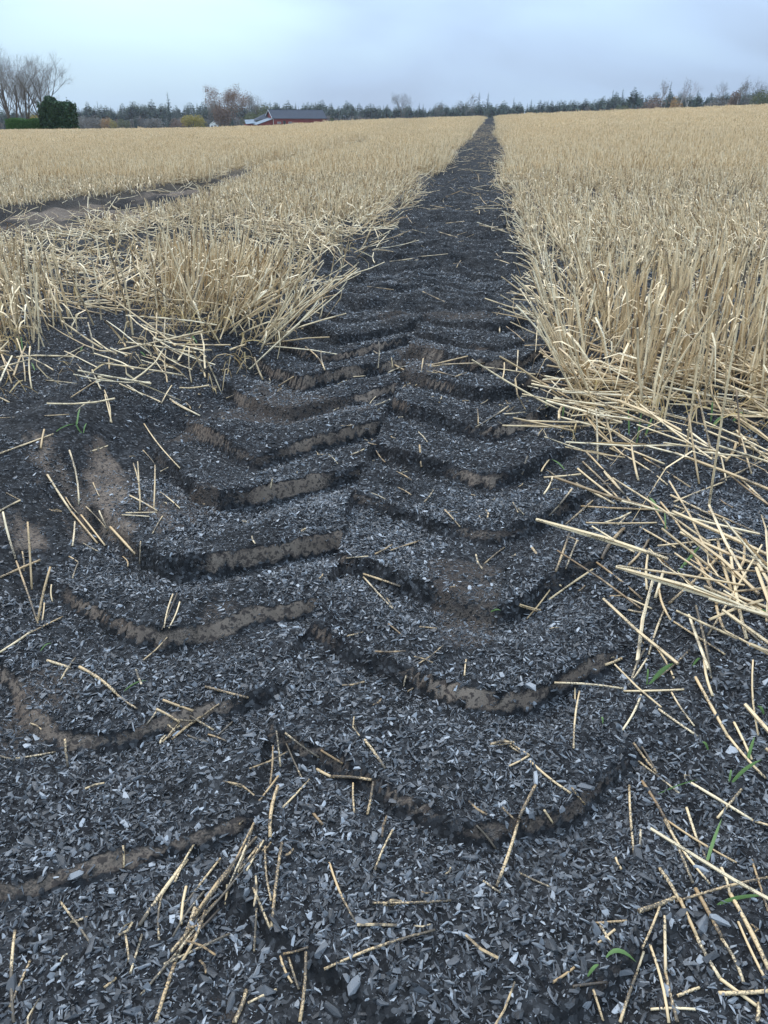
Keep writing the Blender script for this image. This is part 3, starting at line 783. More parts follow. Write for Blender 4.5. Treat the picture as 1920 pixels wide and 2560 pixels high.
# ------------------------------------------------------------------ straw: stalks one can point to in the foreground
# (x0, y0, x1, y1, width, state[, lift]) as read from enlargements; state p pale, d sooty, k dark; lift 1 = stands up from its lower end
ZA = (0, 1650, 700 / 1659.); ZB = (600, 1650, 700 / 1659.); ZC = (1220, 1650, 700 / 1659.); ZD = (1220, 950, 700 / 1659.); ZE = (0, 1050, 450 / 1659.); ZF = (600, 850, 800 / 1659.); ZG = (0, 560, 500 / 1659.)
STALKS = {
'A': (ZA, 'in the lower left', [(280,10,420,55,20,'d'),(475,60,690,215,22,'d'),(690,215,815,305,15,'d'),(450,5,365,135,14,'p'),(1220,190,1475,258,18,'p'),(970,270,1150,335,18,'d'),
  (930,320,1070,400,17,'d'),(930,320,870,400,11,'d'),(1190,345,1020,480,18,'k'),(1300,265,1190,345,13,'d'),(1235,490,1110,450,14,'k'),(405,640,385,470,17,'k',.8),(0,575,85,598,10,'d'),(90,590,330,550,11,'k'),
  (735,1240,730,1105,15,'d',.6),(360,1440,560,1720,13,'k'),(1075,1580,1105,1350,22,'p',.3),(945,1670,960,1400,9,'k',.2),(845,1640,775,1870,14,'p'),(1160,1480,1040,1800,34,'d'),(1040,1800,925,2157,30,'d'),
  (85,2157,90,1610,24,'d',.15),(60,2060,180,1780,16,'d',.2),(1390,2157,1460,1960,34,'p',.2),(1640,1960,1470,2040,18,'p'),(745,1640,765,1800,17,'k'),(1110,1630,1220,1600,13,'p'),(420,1560,520,1530,12,'d'),(690,1895,620,1950,9,'p'),
  (1110,1200,830,1590,30,'k'),(1150,1110,1040,1330,16,'d')]),
'B': (ZB, 'in the lower middle', [(270,465,470,610,15,'p'),(455,655,540,700,22,'d'),(540,700,780,720,22,'d'),(678,910,670,730,13,'p',.3),(755,920,790,720,19,'d',.2),(240,640,215,420,9,'p',.4),(180,740,195,510,11,'d',.3),
  (275,500,380,730,11,'k'),(180,1060,225,750,26,'p',.15),(410,715,255,880,14,'p'),(230,720,0,1010,13,'d'),(400,870,490,985,20,'p'),(800,1250,905,1010,16,'k',.3),(530,1210,685,1565,16,'d'),(190,1600,250,1090,24,'p',.1),
  (785,1450,1250,1435,13,'d'),(500,1862,1155,1630,17,'d'),(80,1370,180,1610,19,'d'),(150,1120,185,1440,12,'d'),(100,1480,85,1740,16,'k'),(355,2150,390,1730,25,'d',.1),(290,1770,350,1960,16,'d'),(240,1760,310,1920,16,'d'),
  (260,1755,405,1715,12,'k'),(1400,990,1515,1130,14,'k'),(1565,495,1659,560,14,'p'),(740,480,860,650,22,'k'),(480,550,610,630,16,'k'),(1330,100,1340,0,11,'p',.4),(970,170,985,100,9,'p',.4),(1550,900,1620,970,12,'d'),
  (1440,1320,1540,1390,13,'k'),(130,1090,0,1260,18,'d'),(140,1080,40,1260,12,'p')]),
'C': (ZC, 'in the lower right', [(390,155,800,190,15,'p'),(800,190,1160,180,15,'p'),(905,215,795,425,16,'p'),(505,540,540,200,14,'d',.2),(95,490,240,580,13,'d'),(245,575,125,640,11,'p'),(250,610,490,800,18,'d'),(490,790,570,890,11,'k'),
  (280,760,180,960,24,'d'),(180,960,50,1350,23,'k'),(1225,120,1420,470,22,'p',.1),(1420,470,1640,720,20,'p'),(1455,380,1560,600,18,'p'),(1010,300,1240,460,17,'p'),(860,500,1000,680,17,'p'),(910,520,1000,680,13,'d'),(890,610,1130,800,15,'d'),
  (1085,200,1220,400,11,'p'),(910,730,1050,960,23,'d'),(1050,960,1210,1340,20,'d'),(835,750,865,1170,18,'d'),(1200,740,1560,960,21,'p'),(1560,960,1659,990,18,'p'),(1500,780,1355,950,20,'p'),(1175,880,1240,1080,20,'p'),
  (1240,1080,1320,1250,17,'d'),(1060,960,1470,1210,15,'p'),(1040,970,1310,1350,17,'p'),(1015,1240,1130,1430,26,'p'),(1130,1430,1230,1650,26,'p'),(1230,1650,1370,1900,27,'p'),(1370,1900,1600,2070,27,'p'),(1225,1370,1380,1660,29,'p'),
  (1380,1660,1510,1920,24,'d'),(1380,1240,1430,1400,20,'p'),(1430,1400,1659,1850,31,'p'),(1110,1440,1659,1290,18,'p',.15),(890,1500,1110,1420,34,'d'),(1010,1490,905,1740,16,'d'),(1070,2157,960,1690,22,'p',.1),(1050,1870,1045,1520,23,'d',.1),
  (1120,2157,1050,1870,25,'d'),(780,2157,880,1860,23,'d',.1),(920,1740,880,1860,16,'d'),(1365,1985,1659,1965,31,'p',.1),(960,2085,1225,2085,15,'p'),(500,1955,700,1930,20,'d'),(620,1960,680,2150,16,'d'),(1120,2000,1250,1950,23,'d'),
  (630,1570,820,1555,9,'d'),(380,1920,510,1830,8,'d'),(185,1265,370,1350,11,'k'),(755,1180,790,1250,11,'p'),(900,1120,905,1010,18,'p',.3),(660,1570,730,1690,11,'d'),(750,1610,650,1690,11,'p'),(515,250,515,170,13,'p',.4),
  (330,910,380,985,10,'p'),(1600,450,1570,0,13,'p',.3),(1330,220,1280,0,20,'p',.3),(940,0,830,160,14,'p'),(1590,2157,1600,2040,30,'p',.1),(1640,1900,1480,1560,20,'p'),(1659,1500,1560,1190,16,'d'),(690,50,790,10,20,'d')]),
'D': (ZD, 'on the right bank', [(310,30,640,230,13,'p'),(440,110,870,380,13,'p'),(640,230,870,400,12,'p'),(520,620,750,745,15,'p'),(530,540,770,730,15,'p'),(560,500,790,740,14,'p'),(580,450,800,700,14,'p'),(600,470,850,760,13,'p'),
  (330,590,550,570,14,'p'),(550,760,980,780,15,'p'),(580,850,1000,850,13,'p'),(650,350,1190,660,13,'p'),(700,380,1040,520,13,'p'),(720,420,1060,640,12,'p'),(340,540,390,570,13,'p'),(380,590,330,690,13,'p'),(495,670,360,830,13,'d'),
  (620,720,460,860,13,'d'),(400,1150,480,920,16,'d',.4),(460,1140,525,970,12,'d',.4),(260,1020,430,1250,13,'p'),(640,1110,910,1330,16,'p'),(620,1130,360,1310,15,'p'),(365,1250,230,1420,11,'d'),(185,1355,310,1390,10,'p'),(800,910,670,1090,25,'d'),
  (950,960,830,1110,18,'d'),(940,1250,955,1000,18,'p',.3),(1020,740,1200,1000,15,'p'),(1080,700,1400,860,16,'p'),(1300,800,1659,960,15,'p'),(1100,760,1500,930,14,'p'),(1200,1030,1350,1350,24,'p'),(1350,1350,1400,1500,22,'p'),(1440,1250,1360,940,24,'p',.3),
  (1530,1540,1440,1050,24,'p',.25),(1070,1340,1430,990,20,'p',.2),(1300,1530,1620,990,15,'p',.3),(1090,1440,1400,1640,15,'p'),(1320,1778,1230,1340,18,'p',.3),(1000,1600,1100,1778,14,'p'),(1190,1610,1000,1778,16,'p'),(930,1600,850,1778,17,'p'),
  (990,1300,1040,1130,23,'p',.4),(1010,1250,1080,1440,17,'p'),(1040,1380,950,1640,16,'d'),(720,1290,800,1285,13,'p'),(800,1285,970,1360,13,'p'),(830,1370,940,1390,16,'d'),(740,420,690,200,13,'p',.8),(890,600,850,380,16,'p',.7),
  (650,480,640,170,13,'p',.8),(1060,900,930,700,13,'d'),(820,1000,1090,1040,14,'d'),(900,880,1110,1000,14,'p'),(1000,1010,1480,960,14,'p'),(1330,470,1240,60,15,'p',.85),(1250,620,1190,200,14,'p',.85),(1490,400,1470,60,14,'p',.85),(1560,560,1500,330,14,'p',.7),
  (1100,740,1400,620,12,'p'),(1370,620,1659,480,12,'p'),(1500,600,1659,750,14,'p'),(1410,600,1380,450,12,'p',.6),(1450,1400,1659,1600,14,'p'),(1520,960,1659,1250,14,'p')]),
'E': (ZE, 'on the left bank', [(730,790,640,280,21,'p',.2),(440,520,660,860,24,'p'),(660,860,900,1150,22,'p'),(610,730,730,890,16,'p'),(750,890,970,1170,20,'p'),(1020,1000,1250,1250,28,'p'),(1000,1050,920,870,18,'p',.4),(800,830,1000,1050,11,'d'),
  (295,1570,255,940,23,'p',.7),(150,1300,30,860,24,'p',.6),(350,1880,150,1300,22,'d',.2),(0,1460,370,1290,26,'p',.3),(350,1870,465,1360,26,'p',.7),(225,1400,205,1210,18,'p',.6),(485,1680,475,1520,15,'d',.6),(390,1860,410,1690,16,'d',.6),
  (60,680,190,750,16,'d'),(190,760,0,860,22,'p'),(300,1960,0,2160,26,'p'),(580,1820,300,1960,18,'d'),(670,1170,690,940,20,'d',.5),(640,1270,720,1320,16,'d'),(670,1470,720,1320,17,'d',.4),(1290,840,1230,400,16,'p',.7),(1285,700,1270,390,15,'p',.7),
  (1420,830,1430,420,17,'p',.7),(1320,290,1430,420,13,'d'),(1160,865,1450,860,15,'p'),(1125,885,1380,900,11,'p'),(1200,720,1450,860,18,'p'),(1480,680,1659,830,15,'p'),(1290,1360,1300,1140,16,'d',.7),(1500,900,1410,1060,14,'d'),
  (770,1150,920,1230,15,'d'),(1330,50,1659,460,13,'p'),(1640,1640,1500,1980,17,'d'),(1600,1650,1520,1960,14,'d'),(1659,1690,1560,1930,14,'p'),(0,350,500,165,18,'p'),(380,280,410,100,22,'p',.4),(1180,1360,1135,1270,14,'p'),(920,720,860,590,12,'d')]),
'F': (ZF, 'across the tyre tread', [(830,1300,640,1235,13,'k'),(940,680,930,560,13,'p',.6),(1460,720,1490,620,13,'d',.6),(550,1155,665,1145,7,'p'),(780,1100,930,1050,9,'d'),(1060,900,1140,990,9,'d'),(1415,850,1440,900,9,'d'),(1440,895,1520,980,8,'d'),
  (1265,1165,1370,1080,9,'d'),(1445,1390,1540,1420,9,'p'),(1510,1100,1659,1300,11,'p'),(640,1235,790,1400,11,'d'),(790,1400,760,1345,9,'d'),(960,130,1270,120,9,'d'),(975,140,1180,90,9,'p'),(990,150,1260,135,8,'d'),(1000,165,1130,200,8,'d'),
  (935,240,950,110,9,'d',.7),(1360,210,1370,120,9,'p',.6),(1440,70,1420,250,9,'d'),(440,160,420,60,9,'d',.6),(340,40,440,160,9,'d'),(120,210,75,90,12,'p',.7),(200,250,280,200,10,'p'),(715,160,720,20,8,'d',.8),(790,160,785,105,8,'p',.8),
  (1220,470,1390,360,10,'k'),(1235,440,1230,360,9,'k',.7),(1560,700,1600,640,10,'p'),(160,790,170,740,10,'d',.5),(1370,390,1480,380,8,'d'),(930,1490,1020,1500,10,'p'),(770,1475,840,1535,10,'d'),(870,1830,900,1810,10,'d'),(640,1520,555,1540,9,'d')]),
'G': (ZG, 'before the left stubble', [(265,1375,250,1020,16,'p',.75),(210,1310,140,950,14,'p',.7),(0,1020,120,1250,15,'p'),(100,1330,0,1050,15,'p',.5),(540,1080,1190,1450,12,'p'),(480,1130,700,1010,10,'d'),(360,1300,640,1330,11,'p'),(590,1460,850,1290,11,'p'),
  (770,1240,840,1400,15,'p'),(870,1400,920,1659,14,'p',.5),(930,1659,870,1420,13,'p',.5),(1340,1500,1425,1350,13,'p'),(1410,1460,1659,1600,18,'p'),(1430,1480,1640,1590,14,'p'),(1590,1320,1570,1020,14,'p',.8),(1160,860,1659,865,9,'p'),(1220,1250,1520,1150,10,'p'),
  (0,1640,580,1610,10,'k'),(80,1490,0,1450,14,'d'),(1230,1060,1390,1280,11,'p'),(780,1100,730,820,14,'d',.8),(1290,990,1300,740,13,'p',.8),(1365,1020,1370,790,13,'p',.8),(910,1220,905,1120,14,'p',.7),(640,1180,760,1330,10,'d')]),
}
def stalk(zone, x0, y0, x1, y1, w, st, lift=0.0, where=''):
    ox, oy, k = zone
    a = (ox + x0 * k, oy + y0 * k); b = (ox + x1 * k, oy + y1 * k)
    P0 = spot(*a)
    if lift > 0:
        P1g = spot(*b)
        D0 = math.hypot(P0[0], P0[1]); D1 = math.hypot(P1g[0], P1g[1])
        P1 = at_dist(b[0], b[1], D1 + (D0 + .02 - D1) * lift)
        if P1[2] < hgt(P1[0], P1[1]): P1 = P1g
    else:
        P1 = spot(*b)
    rad = max(.0010, min(.0062, w * k / FPX * (depth_of(P0) + depth_of(P1)) / 2 / 2 * .82))
    P0 = P0 + np.array([0, 0, rad * .8]); P1 = P1 + np.array([0, 0, rad * (.8 if lift == 0 else 0)])
    L = np.linalg.norm(P1 - P0)
    mid = (P0 + P1) / 2
    # keep the middle out of the clods
    nseg = 5; pts = []; up = 0.0
    for i in range(nseg + 1):
        t = i / nseg; p = P0 + (P1 - P0) * t
        g = hgt(p[0], p[1]) + rad * .5
        up = max(up, min(.007, g - p[2]))
    bend = random.gauss(0, .003) * L / .15 + random.gauss(0, .008) * max(0, L - .1)
    side = np.cross(P1 - P0, [0, 0, 1.]); side /= (np.linalg.norm(side) or 1)
    for i in range(nseg + 1):
        t = i / nseg; p = P0 + (P1 - P0) * t
        p = p + np.array([0, 0, up]) + side * bend * math.sin(math.pi * t)
        pts.append(p - mid)
    node = random.choice([2, 3, 3])
    rads = [rad * (1 + (.14 if i == node and L > .06 else 0) - .08 * i / nseg) for i in range(nseg + 1)]
    mb = MB(); mb.tube(pts, rads, 7, 0.0)
    if st == 'p' and (where.startswith('in the lower left') or where.startswith('in the lower middle') or random.random() < .25): st = 'd' if random.random() < .6 else 'p'
    mat = {'p': M_STALK, 'd': M_DIRTY, 'k': M_DARK}[st]
    me = mb.mesh('straw_stalk', mat, True)
    o = link('straw_stalk', me, None, mid)
    size = 'short' if L < .045 else ('long' if L > .12 else 'medium-length')
    look = {'p': 'pale golden', 'd': 'soot-speckled', 'k': 'dark blackened'}[st]
    thick = 'thick ' if rad > .0036 else ('thin ' if rad < .0020 else '')
    an = math.degrees(math.atan2(P1[1] - P0[1], P1[0] - P0[0])) % 180
    pose = 'standing up' if lift >= .6 else ('tilted up' if lift >= .3 else ('lying crosswise' if an < 25 or an > 155 else ('lying lengthwise' if 65 < an < 115 else ('slanting right' if an < 90 else 'slanting left'))))
    part = ('upper ' if (y0 + y1) / 2 < 830 else 'lower ') + ('left' if (x0 + x1) / 2 < 550 else ('middle' if (x0 + x1) / 2 < 1110 else 'right'))
    return tag(o, f'{size} {thick}{look} straw stalk {pose} {where}, {part} part', 'straw', f'{size} {thick}{look} stalks {pose} {where}, {part}')
M_DARK = mat_straw("straw_blackened", 1.05, .8)
rb = random.Random(5)
for k in range(15):
    t0 = rb.uniform(0, .62); t1 = t0 + rb.uniform(.16, .40); sp_ = 70
    qa, qb = [(1560 + (930 - 1560) * t + rb.gauss(0, sp_), 900 + (2050 - 900) * t + rb.gauss(0, sp_ * .6)) for t in (t0, t1)]
    STALKS['A'][2].append((qa[0], qa[1], qb[0], qb[1], rb.choice([10, 13, 16, 22]), rb.choice(['d', 'k', 'k', 'd'])))
for k in range(9):
    qa = (1120 + rb.gauss(0, 110), 380 + rb.gauss(0, 50)); an = rb.choice([.5, 2.4, .6, 2.2]) + rb.gauss(0, .3); L_ = rb.uniform(60, 190)
    STALKS['A'][2].append((qa[0], qa[1], qa[0] + L_ * math.cos(an), qa[1] + .7 * L_ * math.sin(an), rb.choice([9, 12, 15]), rb.choice(['d', 'k'])))
for key, (zone, where, rows) in STALKS.items():
    for row in rows:
        stalk(zone, *row[:6], *( [row[6]] if len(row) > 6 else []), where=where)

# ------------------------------------------------------------------ charcoal pieces one can point to
CHUNKS = [(ZB,1410,1870,95,'wide grey-faced'),(ZB,925,1790,60,'pale square'),(ZB,380,650,70,'dark square'),(ZB,1290,1310,110,'long curved'),(ZB,590,830,80,'dark blocky'),(ZB,450,1430,50,'small flat'),(ZB,560,1125,80,'long rounded'),
 (ZC,280,720,130,'large dark split'),(ZC,420,1000,95,'dark blunt'),(ZC,370,1690,110,'grained splintered'),(ZC,845,700,75,'upright narrow'),(ZC,95,855,60,'grey square'),(ZC,325,1160,70,'grained oblong'),(ZC,1010,545,70,'dark oblong'),
 (ZC,1220,590,70,'dark rounded'),(ZC,1580,1200,60,'grey flat'),(ZC,980,1320,80,'dull flat'),(ZA,210,760,80,'pale rounded'),(ZA,815,705,70,'pale flat'),(ZA,865,500,45,'pale oblong'),(ZA,1155,765,50,'pale narrow'),(ZA,730,1310,80,'long wedge'),
 (ZA,225,1500,55,'pale wedge'),(ZA,1240,920,60,'long grained'),(ZA,1050,1050,70,'dark narrow'),(ZA,820,2090,60,'curved grey'),(ZA,1610,1860,55,'bright jagged'),(ZA,670,285,45,'bright crescent'),(ZE,40,1190,100,'blocky grey'),(ZE,175,1440,70,'rounded grey'),(ZD,430,1480,50,'grey flat'),(ZD,790,1360,65,'tall grained'),(ZD,150,930,40,'small pale'),(ZD,830,1530,45,'grey blunt')]
def chunk(px, py, size, label, group, i):
    p = spot(px, py)
    me = chip_mesh(300 + i, 1.0, random.choice([.34, .42, .5, .62]), random.choice([.26, .34, .42]), 18)
    o = link('charcoal_chunk', me, None, p + np.array([0, 0, size * .10]))
    o.scale = (size,) * 3
    o.rotation_euler = (random.gauss(0, .3), random.gauss(0, .3), random.uniform(0, 6.28))
    tag(o, label, 'charcoal', group)
for i, (zn, x, y, s, w) in enumerate(CHUNKS):
    px, py = zn[0] + x * zn[2], zn[1] + y * zn[2]
    p = spot(px, py)
    place = {id(ZA): 'lower left', id(ZB): 'lower middle', id(ZC): 'lower right', id(ZD): 'right bank', id(ZE): 'left bank'}[id(zn)]
    chunk(px, py, s * zn[2] / FPX * depth_of(p) * 1.15, f'{w} charcoal chunk lying in the {place} foreground', f'{w} chunks in the {place}', i)
cnt = 0
while cnt < 255:
    px, py = random.uniform(10, 1910), random.uniform(1500, 2550)
    if random.random() > (py - 1350) / 1200: continue
    size = (.009 + .012 * random.random() ** 2.2)
    row = 'bottom edge' if py > 2380 else ('second band up' if py > 2180 else ('third band up' if py > 1980 else ('fourth band up' if py > 1760 else 'nearest tread')))
    colm = ('far left', 'left', 'left of centre', 'centre', 'right of centre', 'right', 'far right')[min(6, int(px / 275))]
    w = 'coin-sized' if size > .0175 else ('thumbnail-sized' if size > .013 else 'pea-sized')
    chunk(px, py, size, f'{w} charcoal piece in the foreground, {row}, {colm}', f'{w} charcoal at the {row} {colm}', 50 + cnt)
    cnt += 1

# ------------------------------------------------------------------ green shoots
BLADES = [(ZC,[(940,150),(945,60)],12,.7),(ZC,[(950,150),(1030,70),(1100,20)],24,.4),(ZC,[(1535,610),(1555,530),(1580,455)],22,.5),(ZC,[(1440,735),(1520,650),(1620,590)],25,.5),(ZC,[(1425,735),(1440,650)],15,.6),(ZC,[(1285,1240),(1330,1090),(1385,940)],24,.4),
 (ZC,[(1345,1460),(1480,1410),(1659,1395)],26,.2),(ZC,[(695,1770),(770,1742),(880,1790)],32,.1),(ZC,[(590,1875),(655,1820)],24,.1),(ZC,[(1635,330),(1590,285)],20,.3),(ZC,[(1305,540),(1260,500)],18,.3),(ZC,[(680,380),(670,340)],13,.6),(ZC,[(980,810),(1110,760),(1240,720)],9,.1),
 (ZD,[(345,195),(345,100)],13,.8),(ZD,[(835,330),(830,170)],12,.8),(ZD,[(880,380),(910,190)],13,.8),(ZD,[(930,340),(975,220)],16,.8),(ZD,[(460,540),(375,470)],9,.3),(ZD,[(1010,790),(955,695)],20,.4),(ZD,[(1050,900),(1045,780)],10,.6),(ZD,[(1125,1140),(1190,1060),(1265,970)],22,.4),
 (ZD,[(1325,290),(1390,215)],24,.6),(ZD,[(1320,250),(1330,120)],14,.8),(ZD,[(1450,250),(1510,190)],20,.6),(ZD,[(0,1387),(75,1385)],12,.1),(ZD,[(1570,1380),(1659,1410)],24,.2),(ZD,[(970,1778),(1100,1680)],24,.2),(ZD,[(945,1778),(945,1710)],12,.6),(ZD,[(1210,1700),(1260,1650)],16,.3),
 (ZD,[(440,235),(450,150)],12,.8),(ZD,[(780,60),(815,0)],16,.7),(ZE,[(760,130),(710,60),(705,0)],16,.6),(ZE,[(770,125),(800,30)],14,.6),(ZE,[(500,120),(690,50)],12,.2),(ZE,[(370,2140),(480,2080)],14,.2),(ZA,[(730,190),(870,135)],9,.2),
 (ZG,[(170,1060),(140,930)],14,.8),(ZG,[(190,1060),(175,930)],12,.8),(ZG,[(670,1060),(690,1020)],14,.6),(ZG,[(290,1220),(260,1150)],14,.6),(ZG,[(640,1659),(665,1530)],16,.6),(ZG,[(1620,960),(1560,900)],14,.7),(ZG,[(1640,1000),(1590,930)],12,.7),(ZG,[(1210,1110),(1160,1060)],14,.6)]
for zn, pts, w, lift in BLADES:
    S = [(zn[0] + x * zn[2], zn[1] + y * zn[2]) for x, y in pts]
    P0 = spot(*S[0]); D0 = math.hypot(P0[0], P0[1])
    Q = [P0]
    for s in S[1:]:
        g = spot(*s); D1 = math.hypot(g[0], g[1])
        q = at_dist(s[0], s[1], D1 + (D0 - D1) * lift)
        q[2] = max(q[2], hgt(q[0], q[1]) + .004); Q.append(q)
    if len(Q) == 2: Q = [Q[0], (Q[0] + Q[1]) / 2 + np.array([0, 0, .004]), Q[1]]
    fine = []
    for i in range(7):
        t = i / 6; fine.append((1 - t) ** 2 * Q[0] + 2 * t * (1 - t) * (2 * Q[1] - (Q[0] + Q[2]) / 2) + t * t * Q[2])
    wid = w * zn[2] / FPX * depth_of(P0) * .78
    view = fine[3] - np.array([0, 0, CAM_H]); side = np.cross(fine[-1] - fine[0], view); side /= np.linalg.norm(side)
    mid = fine[0]
    b = MB(); n0 = np.cross(side, fine[-1] - fine[0]); n0 /= np.linalg.norm(n0)
    prof = [.55, .85, 1, 1, .9, .65, .08]
    V = []; F = []
    for i, p in enumerate(fine):                                   # a keeled blade: two halves folded along the midrib
        V += [p - mid - side * wid * prof[i] / 2 + n0 * wid * .12, p - mid, p - mid + side * wid * prof[i] / 2 + n0 * wid * .12]
    for i in range(6):
        F += [(3 * i, 3 * i + 1, 3 * i + 4, 3 * i + 3), (3 * i + 1, 3 * i + 2, 3 * i + 5, 3 * i + 4)]
    b.add(V, F, random.random())
    o = b.build('grass_blade', M_BLADE, None, mid, True)
    L = np.linalg.norm(fine[-1] - fine[0])
    place = {id(ZA): 'at the lower left', id(ZC): 'at the lower right', id(ZD): 'on the right bank', id(ZE): 'on the left bank', id(ZG): 'by the left stubble'}[id(zn)]
    pose = 'upright' if lift > .55 else ('arching' if lift > .15 else 'flat-lying')
    size = 'long' if L > .05 else 'short'
    tag(o, f'{size} {pose} green grass blade among the charcoal {place}', 'grass blade', f'{size} {pose} green blades {place}')
# ------------------------------------------------------------------ background: materials
M_BARK = mat_plain("bark", (.085, .072, .062), .85, .35, 8.0)
M_TWIG = mat_plain("twigs", (.15, .138, .125), .85, .25, 6.0)
M_TWIG_RED = mat_plain("russet_twigs", (.20, .125, .095), .85, .3, 5.0)
M_TWIG_PALE = mat_plain("birch_twigs", (.24, .205, .20), .85, .25, 5.0)
M_BIRCH = mat_plain("birch_bark", (.45, .43, .41), .7, .35, 4.0)
M_SPRUCE = mat_leaf("spruce_needles", [(.012, .026, .016), (.022, .045, .026), (.036, .066, .036)], .08)
M_PINE = mat_leaf("pine_needles", [(.018, .036, .022), (.032, .058, .036), (.05, .085, .05)], .08)
M_HEDGE = mat_leaf("hedge_leaves", [(.035, .085, .02), (.06, .14, .03), (.10, .20, .05)], .2)
M_YEW = mat_leaf("conifer_leaves", [(.016, .036, .016), (.030, .066, .028), (.05, .10, .042)], .1)
M_YEL = mat_leaf("yellow_leaves", [(.20, .16, .03), (.32, .25, .045), (.40, .32, .08)], .25)
M_ORANGE = mat_leaf("orange_leaves", [(.22, .11, .03), (.34, .19, .06), (.38, .25, .10)], .25)
M_OLIVE = mat_leaf("olive_leaves", [(.06, .075, .025), (.10, .11, .04), (.15, .14, .06)], .2)
M_RUSSET = mat_leaf("russet_leaves", [(.13, .075, .05), (.19, .115, .08), (.24, .16, .11)], .2)
M_GREY = mat_leaf("grey_brush", [(.11, .10, .085), (.16, .145, .125), (.21, .19, .165)], .15)
M_RED = mat_plain("red_barn_paint", (.19, .028, .022), .75, .18, 1.2, 0.0)
M_TRIM = mat_plain("white_trim", (.55, .55, .54), .6, .08, 2.0)
M_ROOF = mat_plain("dark_sheet_roof", (.040, .046, .060), .9, .12, .8)
M_TIN = mat_plain("pale_sheet_roof", (.15, .18, .21), .8, .15, .8)
M_DOOR = mat_plain("dark_door", (.03, .024, .022), .7, .2, 2.0)
M_PANE = mat_plain("window_pane", (.05, .055, .065), .15, .1, 2.0)
M_WHITE = mat_plain("white_wall_paint", (.74, .74, .73), .6, .06, 2.0)

# ------------------------------------------------------------------ background: trees
def grow(b_trunk, b_twig, p, d, L, rad, lev, r, maxlev, spread, upbias, tips):
    n = 4; pts = [p]; cur = np.array(p, float); dd = np.array(d, float)
    for i in range(n):
        dd = dd + np.array([r.gauss(0, .10), r.gauss(0, .10), r.gauss(0, .05) + upbias]); dd /= np.linalg.norm(dd)
        cur = cur + dd * L / n; pts.append(cur.copy())
    rads = [rad * (1 - .5 * i / n) for i in range(n + 1)]
    tgt = b_trunk if lev <= 1 else b_twig
    tgt.tube(pts, rads, 6 if lev == 0 else (4 if lev == 1 else 3), r.random(), False)
    if lev >= maxlev:
        tips.append((pts[-1], dd)); return
    nb = {0: r.randint(6, 8), 1: r.randint(5, 7), 2: r.randint(5, 6), 3: r.randint(4, 5)}.get(lev, 3)
    for k in range(nb):
        t = r.uniform(.30 if lev else .28, 1.0); q = t * n; i = min(int(q), n - 1); pp = pts[i] + (pts[i + 1] - pts[i]) * (q - i)
        a = r.uniform(0, 6.28); ax = np.cross(dd, [math.cos(a), math.sin(a), .3]); ax /= np.linalg.norm(ax)
        sp = spread * r.uniform(.55, 1.2)
        nd = dd * math.cos(sp) + ax * math.sin(sp)
        grow(b_trunk, b_twig, pp, nd, L * r.uniform(.48, .72) * (1.0 if t < .8 else .8), rad * .42 * (1 - .4 * t) + .002, lev + 1, r, maxlev, spread, upbias, tips)
def bare_tree(seed, H, stems=1, spread=.55, upbias=.05, maxlev=4, rad=None, twig_r=1.0):
    r = random.Random(seed); bt, bw = MB(), MB(); tips = []
    for k in range(stems):
        a = 6.28 * k / max(stems, 1) + r.uniform(-.4, .4); s = 0 if stems == 1 else r.uniform(.12, .30)
        d = np.array([math.cos(a) * s, math.sin(a) * s, 1.]); d /= np.linalg.norm(d)
        grow(bt, bw, np.array([math.cos(a) * .12 * (stems > 1), math.sin(a) * .12 * (stems > 1), -.3]), d, H * r.uniform(.62, .72), (rad or H * .020) * (1 if stems == 1 else .75), 0, r, maxlev, spread, upbias, tips)
    zmax = max(v[2] for v in bw.V)
    k = H / zmax
    for b in (bt, bw): b.V = [np.asarray(v) * k for v in b.V]
    tips = [np.asarray(t[0]) * k for t in tips]
    return bt, bw, tips
def leaf_cloud(b, pts, n, spread, size, r):
    for i in range(n):
        p = np.asarray(pts[r.randrange(len(pts))]) + np.array([r.gauss(0, spread) for _ in range(3)])
        leaf(b, p, size * r.uniform(.6, 1.3), r)
def leaf(b, p, s, r):
    a = np.array([r.gauss(0, 1) for _ in range(3)]); a /= np.linalg.norm(a)
    c = np.cross(a, [r.gauss(0, 1) for _ in range(3)]); c /= np.linalg.norm(c)
    b.add([p - a * s * .5, p + c * s * .35, p + a * s * .5, p - c * s * .35], [(0, 1, 2, 3)], r.random())
